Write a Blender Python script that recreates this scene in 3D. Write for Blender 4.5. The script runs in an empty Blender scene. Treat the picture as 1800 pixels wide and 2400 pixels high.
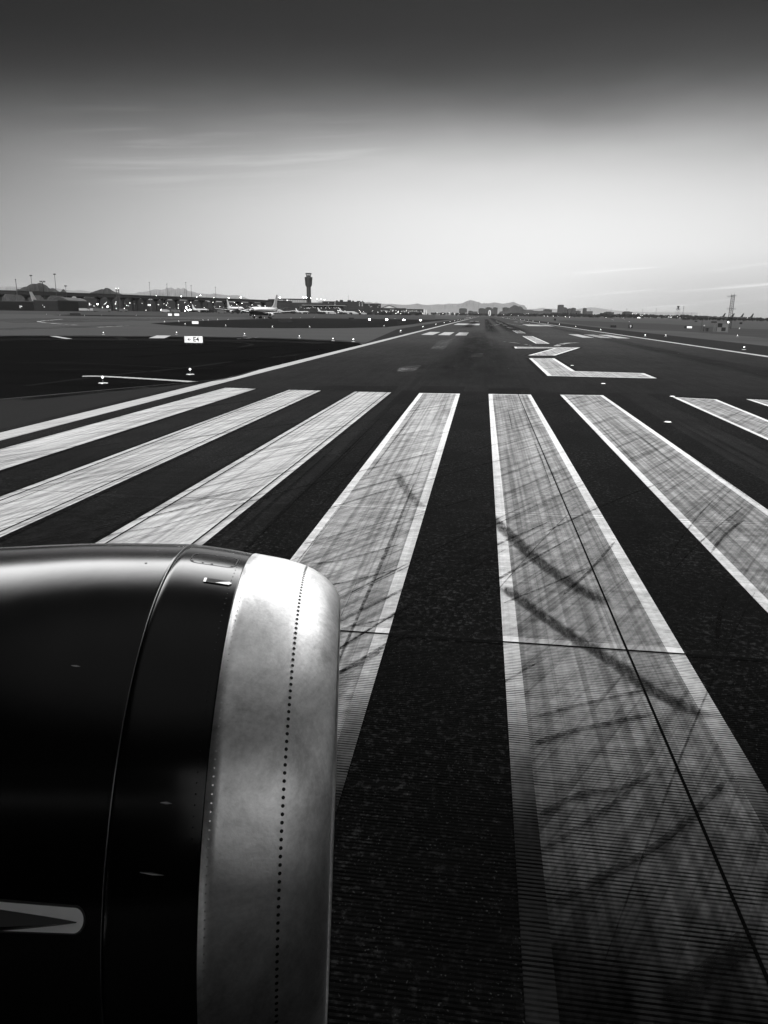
import bpy, math, random
from mathutils import Vector, Matrix
random.seed(7)
S = bpy.context.scene
COL = S.collection
R = math.radians

# ------------------------------------------------------------------ camera
FPX = 1726.57
PIT, YAW, ROL = 0.2630006, -0.1272630, 0.0139626
CAM = Vector((-7.6672, -37.8346, 3.8704))
fw = Vector((math.sin(YAW)*math.cos(PIT), math.cos(YAW)*math.cos(PIT), -math.sin(PIT)))
r0_ = Vector((math.cos(YAW), -math.sin(YAW), 0)); u0_ = r0_.cross(fw)
rt = math.cos(ROL)*r0_ + math.sin(ROL)*u0_
up = -math.sin(ROL)*r0_ + math.cos(ROL)*u0_
cd = bpy.data.cameras.new('camera'); cam = bpy.data.objects.new('camera', cd); COL.objects.link(cam)
cam.matrix_world = Matrix(((rt.x, up.x, -fw.x, CAM.x), (rt.y, up.y, -fw.y, CAM.y), (rt.z, up.z, -fw.z, CAM.z), (0, 0, 0, 1)))
cd.sensor_fit = 'HORIZONTAL'; cd.sensor_width = 36; cd.lens = 36*FPX/1800
cd.clip_start = 0.05; cd.clip_end = 60000
S.camera = cam

# ------------------------------------------------------------------ render settings, sky, sun
S.render.engine = 'CYCLES'
S.view_settings.view_transform = 'Standard'; S.view_settings.look = 'None'
S.view_settings.exposure = 0.5; S.view_settings.gamma = 1
S.cycles.use_denoising = True
S.cycles.max_bounces = 6; S.cycles.volume_bounces = 0; S.cycles.transparent_max_bounces = 12
S.cycles.sample_clamp_indirect = 3; S.cycles.caustics_reflective = False; S.cycles.caustics_refractive = False

SKYK = 0.7; HAZE = 1.4e-5; SKY_FILL = 9.0
SUN_EL, SUN_AZ = 30.0, 176.0      # azimuth from +Y, clockwise positive
W = bpy.data.worlds.new('World'); S.world = W; W.use_nodes = True
nt = W.node_tree; N = nt.nodes; Lk = nt.links; N.clear()
def nd(t, **k):
    n = N.new(t)
    for a, b in k.items(): setattr(n, a, b)
    return n
def mth(op, a, b=None, c=None, clamp=False):
    n = nd('ShaderNodeMath', operation=op); n.use_clamp = clamp
    for i, v in enumerate((a, b, c)):
        if v is None: continue
        if isinstance(v, (int, float)): n.inputs[i].default_value = v
        else: Lk.new(v, n.inputs[i])
    return n.outputs[0]
def smooth(v, lo, hi):
    n = nd('ShaderNodeMapRange', interpolation_type='SMOOTHSTEP')
    Lk.new(v, n.inputs[0]); n.inputs[1].default_value = lo; n.inputs[2].default_value = hi
    return n.outputs[0]
tc = nd('ShaderNodeTexCoord'); sp = nd('ShaderNodeSeparateXYZ'); Lk.new(tc.outputs['Generated'], sp.inputs[0])
el = mth('MULTIPLY', mth('ARCSINE', sp.outputs[2]), 180/math.pi)
az = mth('MULTIPLY', mth('ARCTAN2', sp.outputs[0], sp.outputs[1]), 180/math.pi)
daz = mth('SUBTRACT', az, 4.0)
shift = mth('MINIMUM', mth('MULTIPLY', mth('MULTIPLY', daz, daz), 0.0011), 12.0)
cv = nd('ShaderNodeCombineXYZ'); Lk.new(mth('MULTIPLY', az, .030), cv.inputs[0]); Lk.new(mth('MULTIPLY', el, .11), cv.inputs[1])
n0 = nd('ShaderNodeTexNoise'); n0.inputs['Scale'].default_value = 1.0; n0.inputs['Detail'].default_value = 4; n0.inputs['Roughness'].default_value = .5; Lk.new(cv.outputs[0], n0.inputs['Vector'])
eff = mth('ADD', mth('ADD', el, shift), mth('MULTIPLY', mth('SUBTRACT', n0.outputs[0], .5), 3.2))
rp = nd('ShaderNodeValToRGB'); rp.color_ramp.interpolation = 'B_SPLINE'
stops = [(-4, .62), (0, .76), (1.1, .83), (2.8, .89), (6, .88), (7.6, .83), (9.1, .74), (10.5, .61), (12, .405), (13.45, .20), (14.9, .095), (16.25, .050), (18.3, .026), (24, .018), (45, .018)]
cr = rp.color_ramp
while len(cr.elements) < len(stops): cr.elements.new(.5)
for e, (d, v) in zip(cr.elements, stops):
    e.position = (d+5)/50; e.color = (v, v, v, 1)
Lk.new(mth('DIVIDE', mth('ADD', eff, 5.0), 50.0), rp.inputs[0])
# thin cirrus: streaks laid along the horizon, tilted a little
cmb = nd('ShaderNodeCombineXYZ')
Lk.new(mth('MULTIPLY', az, .055), cmb.inputs[0])
Lk.new(mth('MULTIPLY', mth('SUBTRACT', el, mth('MULTIPLY', az, .085)), 1.15), cmb.inputs[1])
n1 = nd('ShaderNodeTexNoise'); n1.inputs['Scale'].default_value = 1.0; n1.inputs['Detail'].default_value = 5; n1.inputs['Roughness'].default_value = .6; n1.inputs['Distortion'].default_value = .35
Lk.new(cmb.outputs[0], n1.inputs['Vector'])
streak = smooth(n1.outputs[0], .47, .72)
m_up = mth('MULTIPLY', mth('MULTIPLY', smooth(el, 6.5, 10), mth('SUBTRACT', 1.0, smooth(el, 11, 14.5))), mth('MULTIPLY', smooth(az, -32, -24), mth('SUBTRACT', 1.0, smooth(az, -12, -4))))
m_lo = mth('MULTIPLY', mth('SUBTRACT', 1.0, smooth(el, 2.6, 4.6)), mth('MULTIPLY', smooth(az, 3, 13), smooth(el, .2, .9)))
cloud = mth('MULTIPLY', streak, mth('ADD', mth('MULTIPLY', m_up, .085), mth('MULTIPLY', m_lo, .36)))
greyband = mth('MULTIPLY', mth('MULTIPLY', mth('SUBTRACT', 1.0, smooth(el, .5, 5.0)), smooth(az, -2, 18)), .36)
fall = mth('MAXIMUM', mth('EXPONENT', mth('MULTIPLY', mth('MULTIPLY', daz, daz), -1/39.0**2)), .22)
tot = mth('ADD', mth('MULTIPLY', mth('MULTIPLY', rp.outputs[0], fall), mth('SUBTRACT', 1.0, greyband)), cloud)
# added bright band ahead, unseen above the frame, for highlights on the engine
deck = mth('MULTIPLY', mth('MULTIPLY', smooth(el, 20.5, 26), mth('SUBTRACT', 1.0, smooth(el, 24, 48))), mth('SUBTRACT', 1.0, smooth(mth('ABSOLUTE', mth('ADD', az, 8.0)), 36, 64)))
tot = mth('ADD', tot, mth('MULTIPLY', deck, SKY_FILL))
tot = mth('ADD', tot, mth('MULTIPLY', smooth(el, 50, 72), .21))      # paler overhead
sky = nd('ShaderNodeTexSky', sky_type='NISHITA'); sky.sun_disc = False
sky.sun_elevation = R(SUN_EL); sky.sun_rotation = R(SUN_AZ)
bw = nd('ShaderNodeRGBToBW'); Lk.new(sky.outputs[0], bw.inputs[0])
tot = mth('ADD', tot, mth('MULTIPLY', bw.outputs[0], .0003))
cg = nd('ShaderNodeCombineColor')
for i in range(3): Lk.new(tot, cg.inputs[i])
bg = nd('ShaderNodeBackground'); Lk.new(cg.outputs[0], bg.inputs[0]); bg.inputs[1].default_value = SKYK
ow = nd('ShaderNodeOutputWorld'); Lk.new(bg.outputs[0], ow.inputs[0])
sd = bpy.data.lights.new('sun', 'SUN'); sd.energy = 4.1; sd.angle = R(22)
so = bpy.data.objects.new('sun', sd); COL.objects.link(so)
tosun = Vector((math.sin(R(SUN_AZ))*math.cos(R(SUN_EL)), math.cos(R(SUN_AZ))*math.cos(R(SUN_EL)), math.sin(R(SUN_EL))))
so.rotation_euler = tosun.to_track_quat('Z', 'Y').to_euler()
so.location = (0, 0, 60)

# ------------------------------------------------------------------ survey helpers: photograph pixel -> place on the ground / at a distance
def ray(x, y): return fw + rt*((x-900)/FPX) - up*((y-1200)/FPX)
def G(x, y, z=0.0):
    d = ray(x, y); t = (z-CAM.z)/d.z
    return CAM + d*t
def at(x, y, d): return CAM + ray(x, y)*d
def foot(x, d, z=0.0):
    a = at(x, 1200, d); k = (z-a.z)/up.z
    p = a + up*k; return Vector((p.x, p.y, z))
def zat(x, y, d): return at(x, y, d).z
def ppm(d): return FPX/d

# ------------------------------------------------------------------ materials
MATS = {}
def newmat(name):
    m = bpy.data.materials.new(name); m.use_nodes = True
    t = m.node_tree; t.nodes.clear()
    o = t.nodes.new('ShaderNodeOutputMaterial'); b = t.nodes.new('ShaderNodeBsdfPrincipled'); t.links.new(b.outputs[0], o.inputs[0])
    return m, t, b, o
class NT:
    def __init__(s, t): s.t = t
    def n(s, ty, **k):
        n = s.t.nodes.new(ty)
        for a, b in k.items(): setattr(n, a, b)
        return n
    def m(s, op, a, b=None, c=None, clamp=False):
        n = s.n('ShaderNodeMath', operation=op); n.use_clamp = clamp
        for i, v in enumerate((a, b, c)):
            if v is None: continue
            if isinstance(v, (int, float)): n.inputs[i].default_value = v
            else: s.t.links.new(v, n.inputs[i])
        return n.outputs[0]
    def pos(s): return s.n('ShaderNodeNewGeometry').outputs['Position']
    def obj(s): return s.n('ShaderNodeTexCoord').outputs['Object']
    def noise(s, vec, scale=(1, 1, 1), sc=1.0, det=3, rough=.55, dist=0.0, off=0.0):
        mp = s.n('ShaderNodeMapping'); mp.inputs['Scale'].default_value = scale; mp.inputs['Location'].default_value = (off, off*1.7, 0)
        s.t.links.new(vec, mp.inputs[0])
        n = s.n('ShaderNodeTexNoise'); n.inputs['Scale'].default_value = sc; n.inputs['Detail'].default_value = det
        n.inputs['Roughness'].default_value = rough; n.inputs['Distortion'].default_value = dist
        s.t.links.new(mp.outputs[0], n.inputs['Vector']); return n.outputs[0]
    def sm(s, v, lo, hi, a=0.0, b=1.0):
        n = s.n('ShaderNodeMapRange', interpolation_type='SMOOTHSTEP'); s.t.links.new(v, n.inputs[0])
        n.inputs[1].default_value = lo; n.inputs[2].default_value = hi; n.inputs[3].default_value = a; n.inputs[4].default_value = b
        return n.outputs[0]
    def grey(s, v, sock):
        c = s.n('ShaderNodeCombineColor')
        for i in range(3): s.t.links.new(v, c.inputs[i])
        s.t.links.new(c.outputs[0], sock)
    def xyz(s, v):
        n = s.n('ShaderNodeSeparateXYZ'); s.t.links.new(v, n.inputs[0]); return n.outputs
def plain(name, v, rough=.6, spec=.4, metal=0.0, var=.25, sc=.8, coat=0.0):
    """painted or bare surface with a little uneven tone"""
    if name in MATS: return MATS[name]
    m, t, b, o = newmat(name); q = NT(t)
    a = q.noise(q.obj(), sc=sc, det=4)
    q.grey(q.m('MULTIPLY', q.m('ADD', 1-var/2, q.m('MULTIPLY', a, var)), v), b.inputs['Base Color'])
    b.inputs['Roughness'].default_value = rough; b.inputs['Specular IOR Level'].default_value = spec; b.inputs['Metallic'].default_value = metal
    b.inputs['Coat Weight'].default_value = coat
    MATS[name] = m; return m
def glow(name, strength):
    if name in MATS: return MATS[name]
    m, t, b, o = newmat(name)
    b.inputs['Base Color'].default_value = (.3, .3, .3, 1); b.inputs['Emission Color'].default_value = (1, 1, 1, 1); b.inputs['Emission Strength'].default_value = strength
    m.cycles.emission_sampling = 'NONE'
    MATS[name] = m; return m
PERIOD = .0385
def pavement(name, v, rough=.62, spec=.25, amt=.5, streak=.35, grooves=0.0, speck=0.0, patch=(.05, .05), wear=None, stain=0.0, bump=.15, worn_shaded=0.0, shade_range=(-33.3, -29.8), soft=0.0, diag=0.0, far_sheen=None):
    """paving or paint on paving: broad patches, streaks along the runway, aggregate specks, saw-cut grooves across the runway"""
    m, t, b, o = newmat(name); q = NT(t); P = q.pos(); X, Y, Z = q.xyz(P)
    f = q.noise(P, (patch[0], patch[1], 1), det=5, off=3)
    val = q.m('ADD', 1-amt/2, q.m('MULTIPLY', f, amt))
    st = q.noise(P, (2.6, .06, 1), det=4, rough=.65, off=11)
    val = q.m('MULTIPLY', val, q.m('ADD', 1-streak/2, q.m('MULTIPLY', st, streak)))
    fine = q.noise(P, (18, 18, 18), det=3)
    val = q.m('MULTIPLY', val, q.m('ADD', .8, q.m('MULTIPLY', fine, .4)))
    if stain:
        s1 = q.noise(P, (1.9, .28, 1), det=6, rough=.7, off=5, dist=.4)
        s2 = q.noise(P, (.35, 1.6, 1), det=5, rough=.7, off=23, dist=.8)
        s3 = q.noise(P, (7, .12, 1), det=3, rough=.6, off=31)
        val = q.m('MULTIPLY', val, q.sm(s1, .28, .62, 1-stain, 1.0))
        val = q.m('MULTIPLY', val, q.sm(s2, .30, .58, 1-stain*.8, 1.0))
        val = q.m('MULTIPLY', val, q.sm(s3, .36, .6, 1-stain*.55, 1.0))
    if far_sheen:  # grazing sheen painted in: the colour lightens with distance
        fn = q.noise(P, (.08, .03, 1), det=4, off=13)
        val = q.m('MULTIPLY', val, q.sm(q.m('ADD', Y, q.m('MULTIPLY', fn, 40)), far_sheen[0], far_sheen[1], 1.0, far_sheen[2]))
    if diag:
        mp = q.n('ShaderNodeMapping', vector_type='TEXTURE'); mp.inputs['Rotation'].default_value = (0, 0, R(62)); t.links.new(P, mp.inputs[0])
        d1 = q.noise(mp.outputs[0], (.16, 5.5, 1), det=5, rough=.72, off=7); d2 = q.noise(mp.outputs[0], (.35, 16, 1), det=3, rough=.6, off=17)
        d3 = q.noise(P, (9, .05, 1), det=3, rough=.6, off=19)
        val = q.m('MULTIPLY', val, q.sm(d1, .34, .56, 1-diag, 1.0)); val = q.m('MULTIPLY', val, q.sm(d2, .36, .50, 1-diag*.38, 1.0))
        val = q.m('MULTIPLY', val, q.sm(d3, .38, .56, 1-diag*.6, 1.08))
    if worn_shaded:      # foreground shade put into the colour past the joint, besides some lost paint
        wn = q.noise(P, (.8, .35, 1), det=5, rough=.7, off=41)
        val = q.m('MULTIPLY', val, q.sm(q.m('ADD', Y, q.m('MULTIPLY', wn, 2.4)), shade_range[0], shade_range[1], 1-worn_shaded, 1.0))
    val = q.m('MULTIPLY', val, v)
    if speck:
        k = q.noise(P, (60, 45, 45), det=1); k2 = q.noise(P, (14, 14, 14), det=3, rough=.7, off=2); k3 = q.noise(P, (.5, .35, 1), det=3, off=9)
        gr = q.m('MULTIPLY', q.sm(k2, .50, .72), q.sm(k3, .35, .62, .25, 1.0))
        val = q.m('ADD', val, q.m('MULTIPLY', q.m('ADD', q.sm(k, .66, .80), q.m('MULTIPLY', gr, .55)), speck))
    if grooves:
        g = q.m('SINE', q.m('MULTIPLY', q.m('ADD', Y, q.m('MULTIPLY', X, .004)), 2*math.pi/PERIOD))
        wob = q.m('MULTIPLY', q.m('SUBTRACT', q.noise(P, (3, 30, 1), det=2), .5), .9)
        cut = q.sm(q.m('ADD', g, wob), -.12, .35)
        # plain band each side of the joints
        jd = q.m('ABSOLUTE', q.m('SUBTRACT', q.m('MODULO', q.m('ADD', Y, 23.25+6.13*20+3.065), 6.13), 3.065))
        band = q.sm(jd, .085, .115)
        near = q.sm(Y, -14, -24)           # only the first slabs are saw-cut
        brk = q.sm(q.noise(P, (1.6, 5, 1), det=4, rough=.7, off=27), .30, .62, .35, 1.0)
        cut = q.m('MULTIPLY', q.m('MULTIPLY', q.m('MULTIPLY', cut, brk), band), near)
        val = q.m('MULTIPLY', val, q.m('SUBTRACT', 1.0, q.m('MULTIPLY', cut, grooves)))
        h = q.m('ADD', q.m('MULTIPLY', cut, -1.0), q.m('MULTIPLY', fine, .5))
    else: h = fine
    bp = q.n('ShaderNodeBump'); bp.inputs['Strength'].default_value = bump; bp.inputs['Distance'].default_value = .006
    t.links.new(h, bp.inputs['Height']); t.links.new(bp.outputs[0], b.inputs['Normal'])
    q.grey(val, b.inputs['Base Color'])
    b.inputs['Roughness'].default_value = min(.95, rough+.2); b.inputs['Specular IOR Level'].default_value = spec*.02
    if wear or soft:
        wear = wear or ((2, .1, 1), .2, .8)
        w = q.noise(P, wear[0], det=4, rough=.7, off=wear[3] if len(wear) > 3 else 0)
        tr = q.n('ShaderNodeBsdfTransparent'); mx = q.n('ShaderNodeMixShader')
        al = q.sm(w, wear[1], wear[2])
        if soft:
            uvn = q.n('ShaderNodeUVMap'); ux, uy, uz = q.xyz(uvn.outputs[0])
            ed = q.m('MULTIPLY', q.m('MULTIPLY', ux, q.m('SUBTRACT', 1.0, ux)), 4.0); en = q.m('MULTIPLY', q.m('MULTIPLY', uy, q.m('SUBTRACT', 1.0, uy)), 9.0, None, True)
            al = q.m('MULTIPLY', al, q.m('MULTIPLY', q.m('MULTIPLY', q.sm(ed, 0, 1), q.sm(en, 0, 1)), soft))
        t.links.new(al, mx.inputs[0]); t.links.new(tr.outputs[0], mx.inputs[1]); t.links.new(b.outputs[0], mx.inputs[2]); t.links.new(mx.outputs[0], o.inputs[0])
    MATS[name] = m; return m

# ------------------------------------------------------------------ mesh builder
class MB:
    def __init__(s): s.v = []; s.f = []; s.mi = []; s.sm = []
    def add(s, vs, fs, mi=0, smooth=False):
        o = len(s.v); s.v += [tuple(v) for v in vs]; s.f += [tuple(i+o for i in f) for f in fs]; s.mi += [mi]*len(fs); s.sm += [smooth]*len(fs)
        return s
    def box(s, lo, hi, mi=0, M=None):
        x0, y0, z0 = lo; x1, y1, z1 = hi
        vs = [Vector(p) for p in ((x0, y0, z0), (x1, y0, z0), (x1, y1, z0), (x0, y1, z0), (x0, y0, z1), (x1, y0, z1), (x1, y1, z1), (x0, y1, z1))]
        if M is not None: vs = [M @ p for p in vs]
        return s.add(vs, [(3, 2, 1, 0), (4, 5, 6, 7), (0, 1, 5, 4), (1, 2, 6, 5), (2, 3, 7, 6), (3, 0, 4, 7)], mi)
    def poly(s, pts, mi=0): return s.add(pts, [tuple(range(len(pts)))], mi)
    def tube(s, pts, rad, n=8, mi=0, smooth=True, caps=True):
        pts = [Vector(p) for p in pts]; rad = rad if isinstance(rad, (list, tuple)) else [rad]*len(pts)
        vs = []; fs = []
        for i, p in enumerate(pts):
            d = (pts[min(i+1, len(pts)-1)]-pts[max(i-1, 0)]).normalized()
            a = d.cross(Vector((0, 0, 1)) if abs(d.z) < .9 else Vector((1, 0, 0))).normalized(); b = d.cross(a)
            for k in range(n):
                th = 2*math.pi*k/n; vs.append(p+(a*math.cos(th)+b*math.sin(th))*rad[i])
        for i in range(len(pts)-1):
            for k in range(n): fs.append((i*n+k, i*n+(k+1) % n, (i+1)*n+(k+1) % n, (i+1)*n+k))
        s.add(vs, fs, mi, smooth)
        if caps:
            s.add(vs[:n], [tuple(range(n))], mi); s.add(vs[-n:], [tuple(range(n-1, -1, -1))], mi)
        return s
    def lathe(s, prof, n=24, mi=0, smooth=True, c=(0, 0, 0)):
        vs = []; fs = []
        for r, z in prof:
            for k in range(n):
                th = 2*math.pi*k/n; vs.append((c[0]+r*math.cos(th), c[1]+r*math.sin(th), c[2]+z))
        for i in range(len(prof)-1):
            for k in range(n): fs.append((i*n+k, i*n+(k+1) % n, (i+1)*n+(k+1) % n, (i+1)*n+k))
        s.add(vs, fs, mi, smooth)
        s.add(vs[:n], [tuple(range(n-1, -1, -1))], mi); s.add(vs[-n:], [tuple(range(n))], mi)
        return s
    def build(s, name, mats, parent=None, loc=None):
        me = bpy.data.meshes.new(name); me.from_pydata(s.v, [], s.f)
        for m in (mats if isinstance(mats, (list, tuple)) else [mats]): me.materials.append(m)
        me.polygons.foreach_set('material_index', s.mi); me.polygons.foreach_set('use_smooth', s.sm); me.update()
        o = bpy.data.objects.new(name, me); COL.objects.link(o)
        if parent is not None: o.parent = parent
        if loc is not None: o.location = loc
        return o
def tag(o, label=None, cat=None, group=None, kind=None):
    if label: o['label'] = label
    if cat: o['category'] = cat
    if group: o['group'] = group
    if kind: o['kind'] = kind
    return o
def thing(name, label, cat, loc=(0, 0, 0), rz=0.0, group=None, scale=1.0):
    o = bpy.data.objects.new(name, None); COL.objects.link(o); o.empty_display_size = .5
    o.location = loc; o.rotation_euler = (0, 0, rz); o.scale = (scale,)*3
    return tag(o, label, cat, group)
def struct(o): o['kind'] = 'structure'; return o
KIDS = {}
def dup(o, loc, rz=None, label=None, group=None, scale=None):
    c = o.copy(); COL.objects.link(c); c.location = loc
    if rz is not None: c.rotation_euler = (0, 0, rz)
    if label: c['label'] = label
    if group: c['group'] = group
    if scale: c.scale = (scale,)*3
    for ch in list(o.children):
        d = ch.copy(); COL.objects.link(d); d.parent = c
        for g in list(ch.children):
            e = g.copy(); COL.objects.link(e); e.parent = d
    return c
def text_mesh(s, size, depth=.004):
    cu = bpy.data.curves.new('letters', 'FONT'); cu.body = s; cu.size = size; cu.extrude = depth; cu.offset = .035*size
    cu.align_x = 'CENTER'; cu.align_y = 'CENTER'; cu.resolution_u = 3
    o = bpy.data.objects.new('letters', cu); COL.objects.link(o)
    bpy.context.view_layer.update()
    me = bpy.data.meshes.new_from_object(o.evaluated_get(bpy.context.evaluated_depsgraph_get()))
    bpy.data.objects.remove(o); bpy.data.curves.remove(cu); return me

# ------------------------------------------------------------------ ground, runway, taxiways
soil = pavement('dry soil', .070, .9, .1, amt=.9, streak=.1, patch=(.02, .03))
darksoil = pavement('dark treated infield', .0046, .9, .06, amt=1.6, streak=.1, patch=(.05, .22), speck=.008)
taxi = pavement('taxiway concrete', .066, .7, .2, amt=.35, streak=.1, patch=(.02, .05))
rwymat = pavement('runway surface', .015, .60, .2, amt=.7, streak=.5, grooves=.8, speck=.055, patch=(.09, .05), bump=.35, stain=.25, far_sheen=(10, 150, 3.6))
shoulder = pavement('shoulder asphalt', .019, .65, .3, amt=.4, streak=.2, patch=(.05, .03))
paint_old = pavement('worn white paint', .56, .65, .3, amt=.3, streak=.35, grooves=.88, stain=.30, patch=(.35, .12), bump=.35, worn_shaded=.97, diag=.50)
paint_grey = pavement('rubbered white paint', .44, .65, .3, amt=.3, streak=.4, grooves=.88, stain=.34, patch=(.35, .12), bump=.35, worn_shaded=.97, diag=.52)
paint_mid = pavement('white paint', .60, .62, .3, amt=.2, streak=.25, grooves=.3, stain=.16, patch=(.15, .5), bump=.3, diag=.50)
paint_new = pavement('fresh white paint', .80, .6, .3, amt=.2, streak=.2, grooves=.88, stain=.14, bump=.35, worn_shaded=.97, shade_range=(-31.8, -28.2), diag=.12)
paint_edge = pavement('edge line paint', .47, .6, .3, amt=.3, streak=.25, diag=.25)
paint_thin = pavement('faded line paint', .42, .6, .3, amt=.4, streak=.2, wear=((.25, .25, 1), .30, .62))
blackp = pavement('black outline paint', .0055, .55, .22, amt=1.0, streak=.5, grooves=.75, speck=.060, patch=(.5, .2), bump=.4)
tar = pavement('joint sealant', .0015, .45, .3, amt=.3)
rubber = pavement('tyre rubber', .0085, .6, .2, amt=.3, streak=.2, wear=((9, 9, 1), .22, .85))
rubber_soft = pavement('tyre rubber haze', .016, .6, .2, amt=.3, streak=.3, wear=((.7, .10, 1), .1, .9), soft=.5)

def sheet(name, pts, m, z, parent=None):
    mb = MB(); mb.poly([(p[0], p[1], z) for p in pts]); return struct(mb.build(name, m))
def pxs(name, px, m, z): return sheet(name, [G(x, y, 0) for x, y in px], m, z)

struct(MB().poly([(-16000, -3000, 0), (16000, -3000, 0), (16000, 16500, 0), (-16000, 16500, 0)]).build('ground', soil))
# runway strip: near slabs and the long length beyond, its far sheen put into the colour
sheet('shoulder', [(-30, -250), (34, -250), (34, 2300), (-30, 2300)], shoulder, .004)
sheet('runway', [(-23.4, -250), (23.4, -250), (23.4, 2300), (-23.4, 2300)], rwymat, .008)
# taxiways and infield on the left
pxs('taxiway', [(-500, 736.5), (-60, 729), (300, 731.4), (640, 735.6), (880, 739), (1040, 741.5), (1075, 742.2), (1100, 744), (964, 757), (830, 816), (400, 842), (-500, 830)], taxi, .010)
pxs('infield', [(-420, 801), (40, 787.5), (392, 789.6), (587, 792), (700, 796), (800, 801), (840, 804), (851, 808), (820, 821), (536, 886), (457, 895.2), (243, 915), (40, 933.3), (-420, 990)], darksoil, .014)
islesoil = pavement('island soil', .015, .9, .06, amt=1.0, streak=.1, patch=(.03, .10))
pxs('infield', [(352.7, 758), (420, 754), (480, 751.5), (560, 749), (647, 746.6), (740, 746.0), (850, 746.4), (960, 747.8), (1040, 748.2), (1060, 748.4), (1010, 754), (980, 758), (964, 760.5), (904, 767), (782, 769), (620, 769), (480, 766.5), (400, 763)], islesoil, .014)
pxs('infield', [(118, 738.3), (200, 736.9), (330, 737.2), (540, 738.9), (620, 740), (420, 742), (250, 741.6), (150, 739.9)], islesoil, .014)
pxs('infield', [(640, 739.8), (760, 740.6), (900, 742.0), (1040, 743.6), (900, 743.5), (760, 742.2)], islesoil, .014)
oil = pavement('oil darkened concrete', .055, .6, .3, amt=.5, streak=.1, wear=((.03, .1, 1), .25, .6))
pxs('stained_pavement', [(-60, 748), (90, 746.5), (160, 746), (420, 746.5), (500, 749), (330, 752.5), (170, 756), (40, 757)], oil, .014)
pxs('stained_pavement', [(110, 766), (260, 762), (330, 763.5), (200, 768), (30, 774), (-60, 772)], oil, .014)
# right-hand infield and taxiway
right_soil = pavement('right infield soil', .055, .9, .1, amt=.6, streak=.1, patch=(.03, .05))
pxs('taxiway', [(1240, 744.5), (1330, 745.3), (1560, 748.6), (1761, 752.3), (2300, 760.5), (2300, 786), (1761, 770.5), (1700, 766), (1560, 758.6), (1330, 749.3), (1240, 746.5)], taxi, .010)
darkgrass = pavement('dark infield soil', .052, .9, .08, amt=.6, streak=.1, patch=(.03, .08))
pxs('infield', [(1330, 750.5), (1560, 759.2), (1761, 771), (2300, 787), (2300, 850), (1761, 789), (1580, 775), (1430, 768), (1340, 758), (1300, 752)], darkgrass, .012)

# edge of the near shoulder (a double lip of old sealer) and painted lines
def ribbon(name, pts, w, m, z):
    pts = [Vector((p[0], p[1], 0)) for p in pts]; w = w if isinstance(w, (list, tuple)) else [w]*len(pts)
    L_, R_ = [], []
    for i, p in enumerate(pts):
        d = (pts[min(i+1, len(pts)-1)]-pts[max(i-1, 0)]).normalized(); n = Vector((-d.y, d.x, 0))
        L_.append(p+n*w[i]/2); R_.append(p-n*w[i]/2)
    mb = MB(); vs = [(p.x, p.y, z) for p in L_]+[(p.x, p.y, z) for p in R_]; k = len(pts)
    mb.add(vs, [(i, i+k, i+k+1, i+1) for i in range(k-1)]); o = struct(mb.build(name, m))
    uv = o.data.uv_layers.new(name='UVMap')
    for lp in o.data.loops: uv.data[lp.index].uv = (0.0 if lp.vertex_index < k else 1.0, (lp.vertex_index % k)/(k-1))
    return o
def curve(pts, n=10):
    """smooth curve through the points"""
    out = []; P = [Vector((p[0], p[1], 0)) for p in pts]
    for i in range(len(P)-1):
        a, b, c, d = P[max(i-1, 0)], P[i], P[i+1], P[min(i+2, len(P)-1)]
        for k in range(n):
            t = k/n; out.append(.5*((2*b)+(c-a)*t+(2*a-5*b+4*c-d)*t*t+(3*b-3*c+d-a)*t**3))
    out.append(P[-1]); return out
def pc(px, n=8): return curve([G(x, y) for x, y in px], n)
pale = pavement('pale sealer', .09, .6, .3, amt=.4)
for off, w, mm in ((0, .30, shoulder), (.05, .05, pale), (-.06, .05, pale)):
    ribbon('pavement_edge', [Vector((p.x, p.y+off, 0)) for p in pc([(-200, 955), (40, 933.3), (243, 915), (457, 895.2), (536, 886), (600, 868)])], w, mm, .018 if mm is shoulder else .022)
ribbon('taxiway_line', pc([(193, 882.5), (230, 882.5), (300, 886), (400, 892), (456, 896)]), [.12, .75, .8, .8, .8]*1 if False else .62, paint_edge, .022)
ribbon('taxiway_line', pc([(124, 788), (162, 794.5)]), .9, paint_edge, .022)
ribbon('taxiway_line', pc([(367, 793), (384, 786.6)]), 2.2, paint_edge, .022)
ribbon('taxiway_line', pc([(556, 794.5), (606, 790.8)]), .35, paint_thin, .022)
ribbon('taxiway_line', pc([(145, 748.2), (122, 750.3), (92, 753.2), (104, 756), (135, 759), (180, 762)]), [1.2]*41, paint_thin, .022)
ribbon('taxiway_line', pc([(230, 767), (300, 763.5)]), .9, paint_thin, .022)
ribbon('taxiway_line', pc([(318, 747.4), (420, 746.6), (500, 745.6)]), .8, paint_thin, .022)

crackm = pavement('sealed crack', .0015, .5, .2, amt=.2); trackm = pavement('wheel track', .008, .9, .05, amt=.8, wear=((.3, .3, 1), .3, .7))
for px, w, m in (([(40, 851), (200, 852), (400, 862), (500, 864)], .35, crackm), ([(60, 905), (260, 880), (420, 864), (560, 846), (700, 832)], .5, crackm), ([(110, 868), (240, 866), (380, 873)], .3, crackm), ([(40, 800), (240, 804), (480, 812), (640, 822)], 1.4, trackm), ([(300, 838), (480, 826), (640, 812), (780, 806)], 1.8, trackm), ([(60, 822), (300, 818), (520, 806), (700, 800)], 1.6, trackm), ([(500, 800), (560, 803), (590, 808), (560, 814)], .6, crackm), ([(262, 788), (282, 792), (290, 797)], 1.2, crackm), ([(500, 860), (620, 838), (760, 818)], 1.2, trackm)):
    ribbon('sealed_crack' if m is crackm else 'wheel_track', pc(px), w, m, .018)
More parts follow.
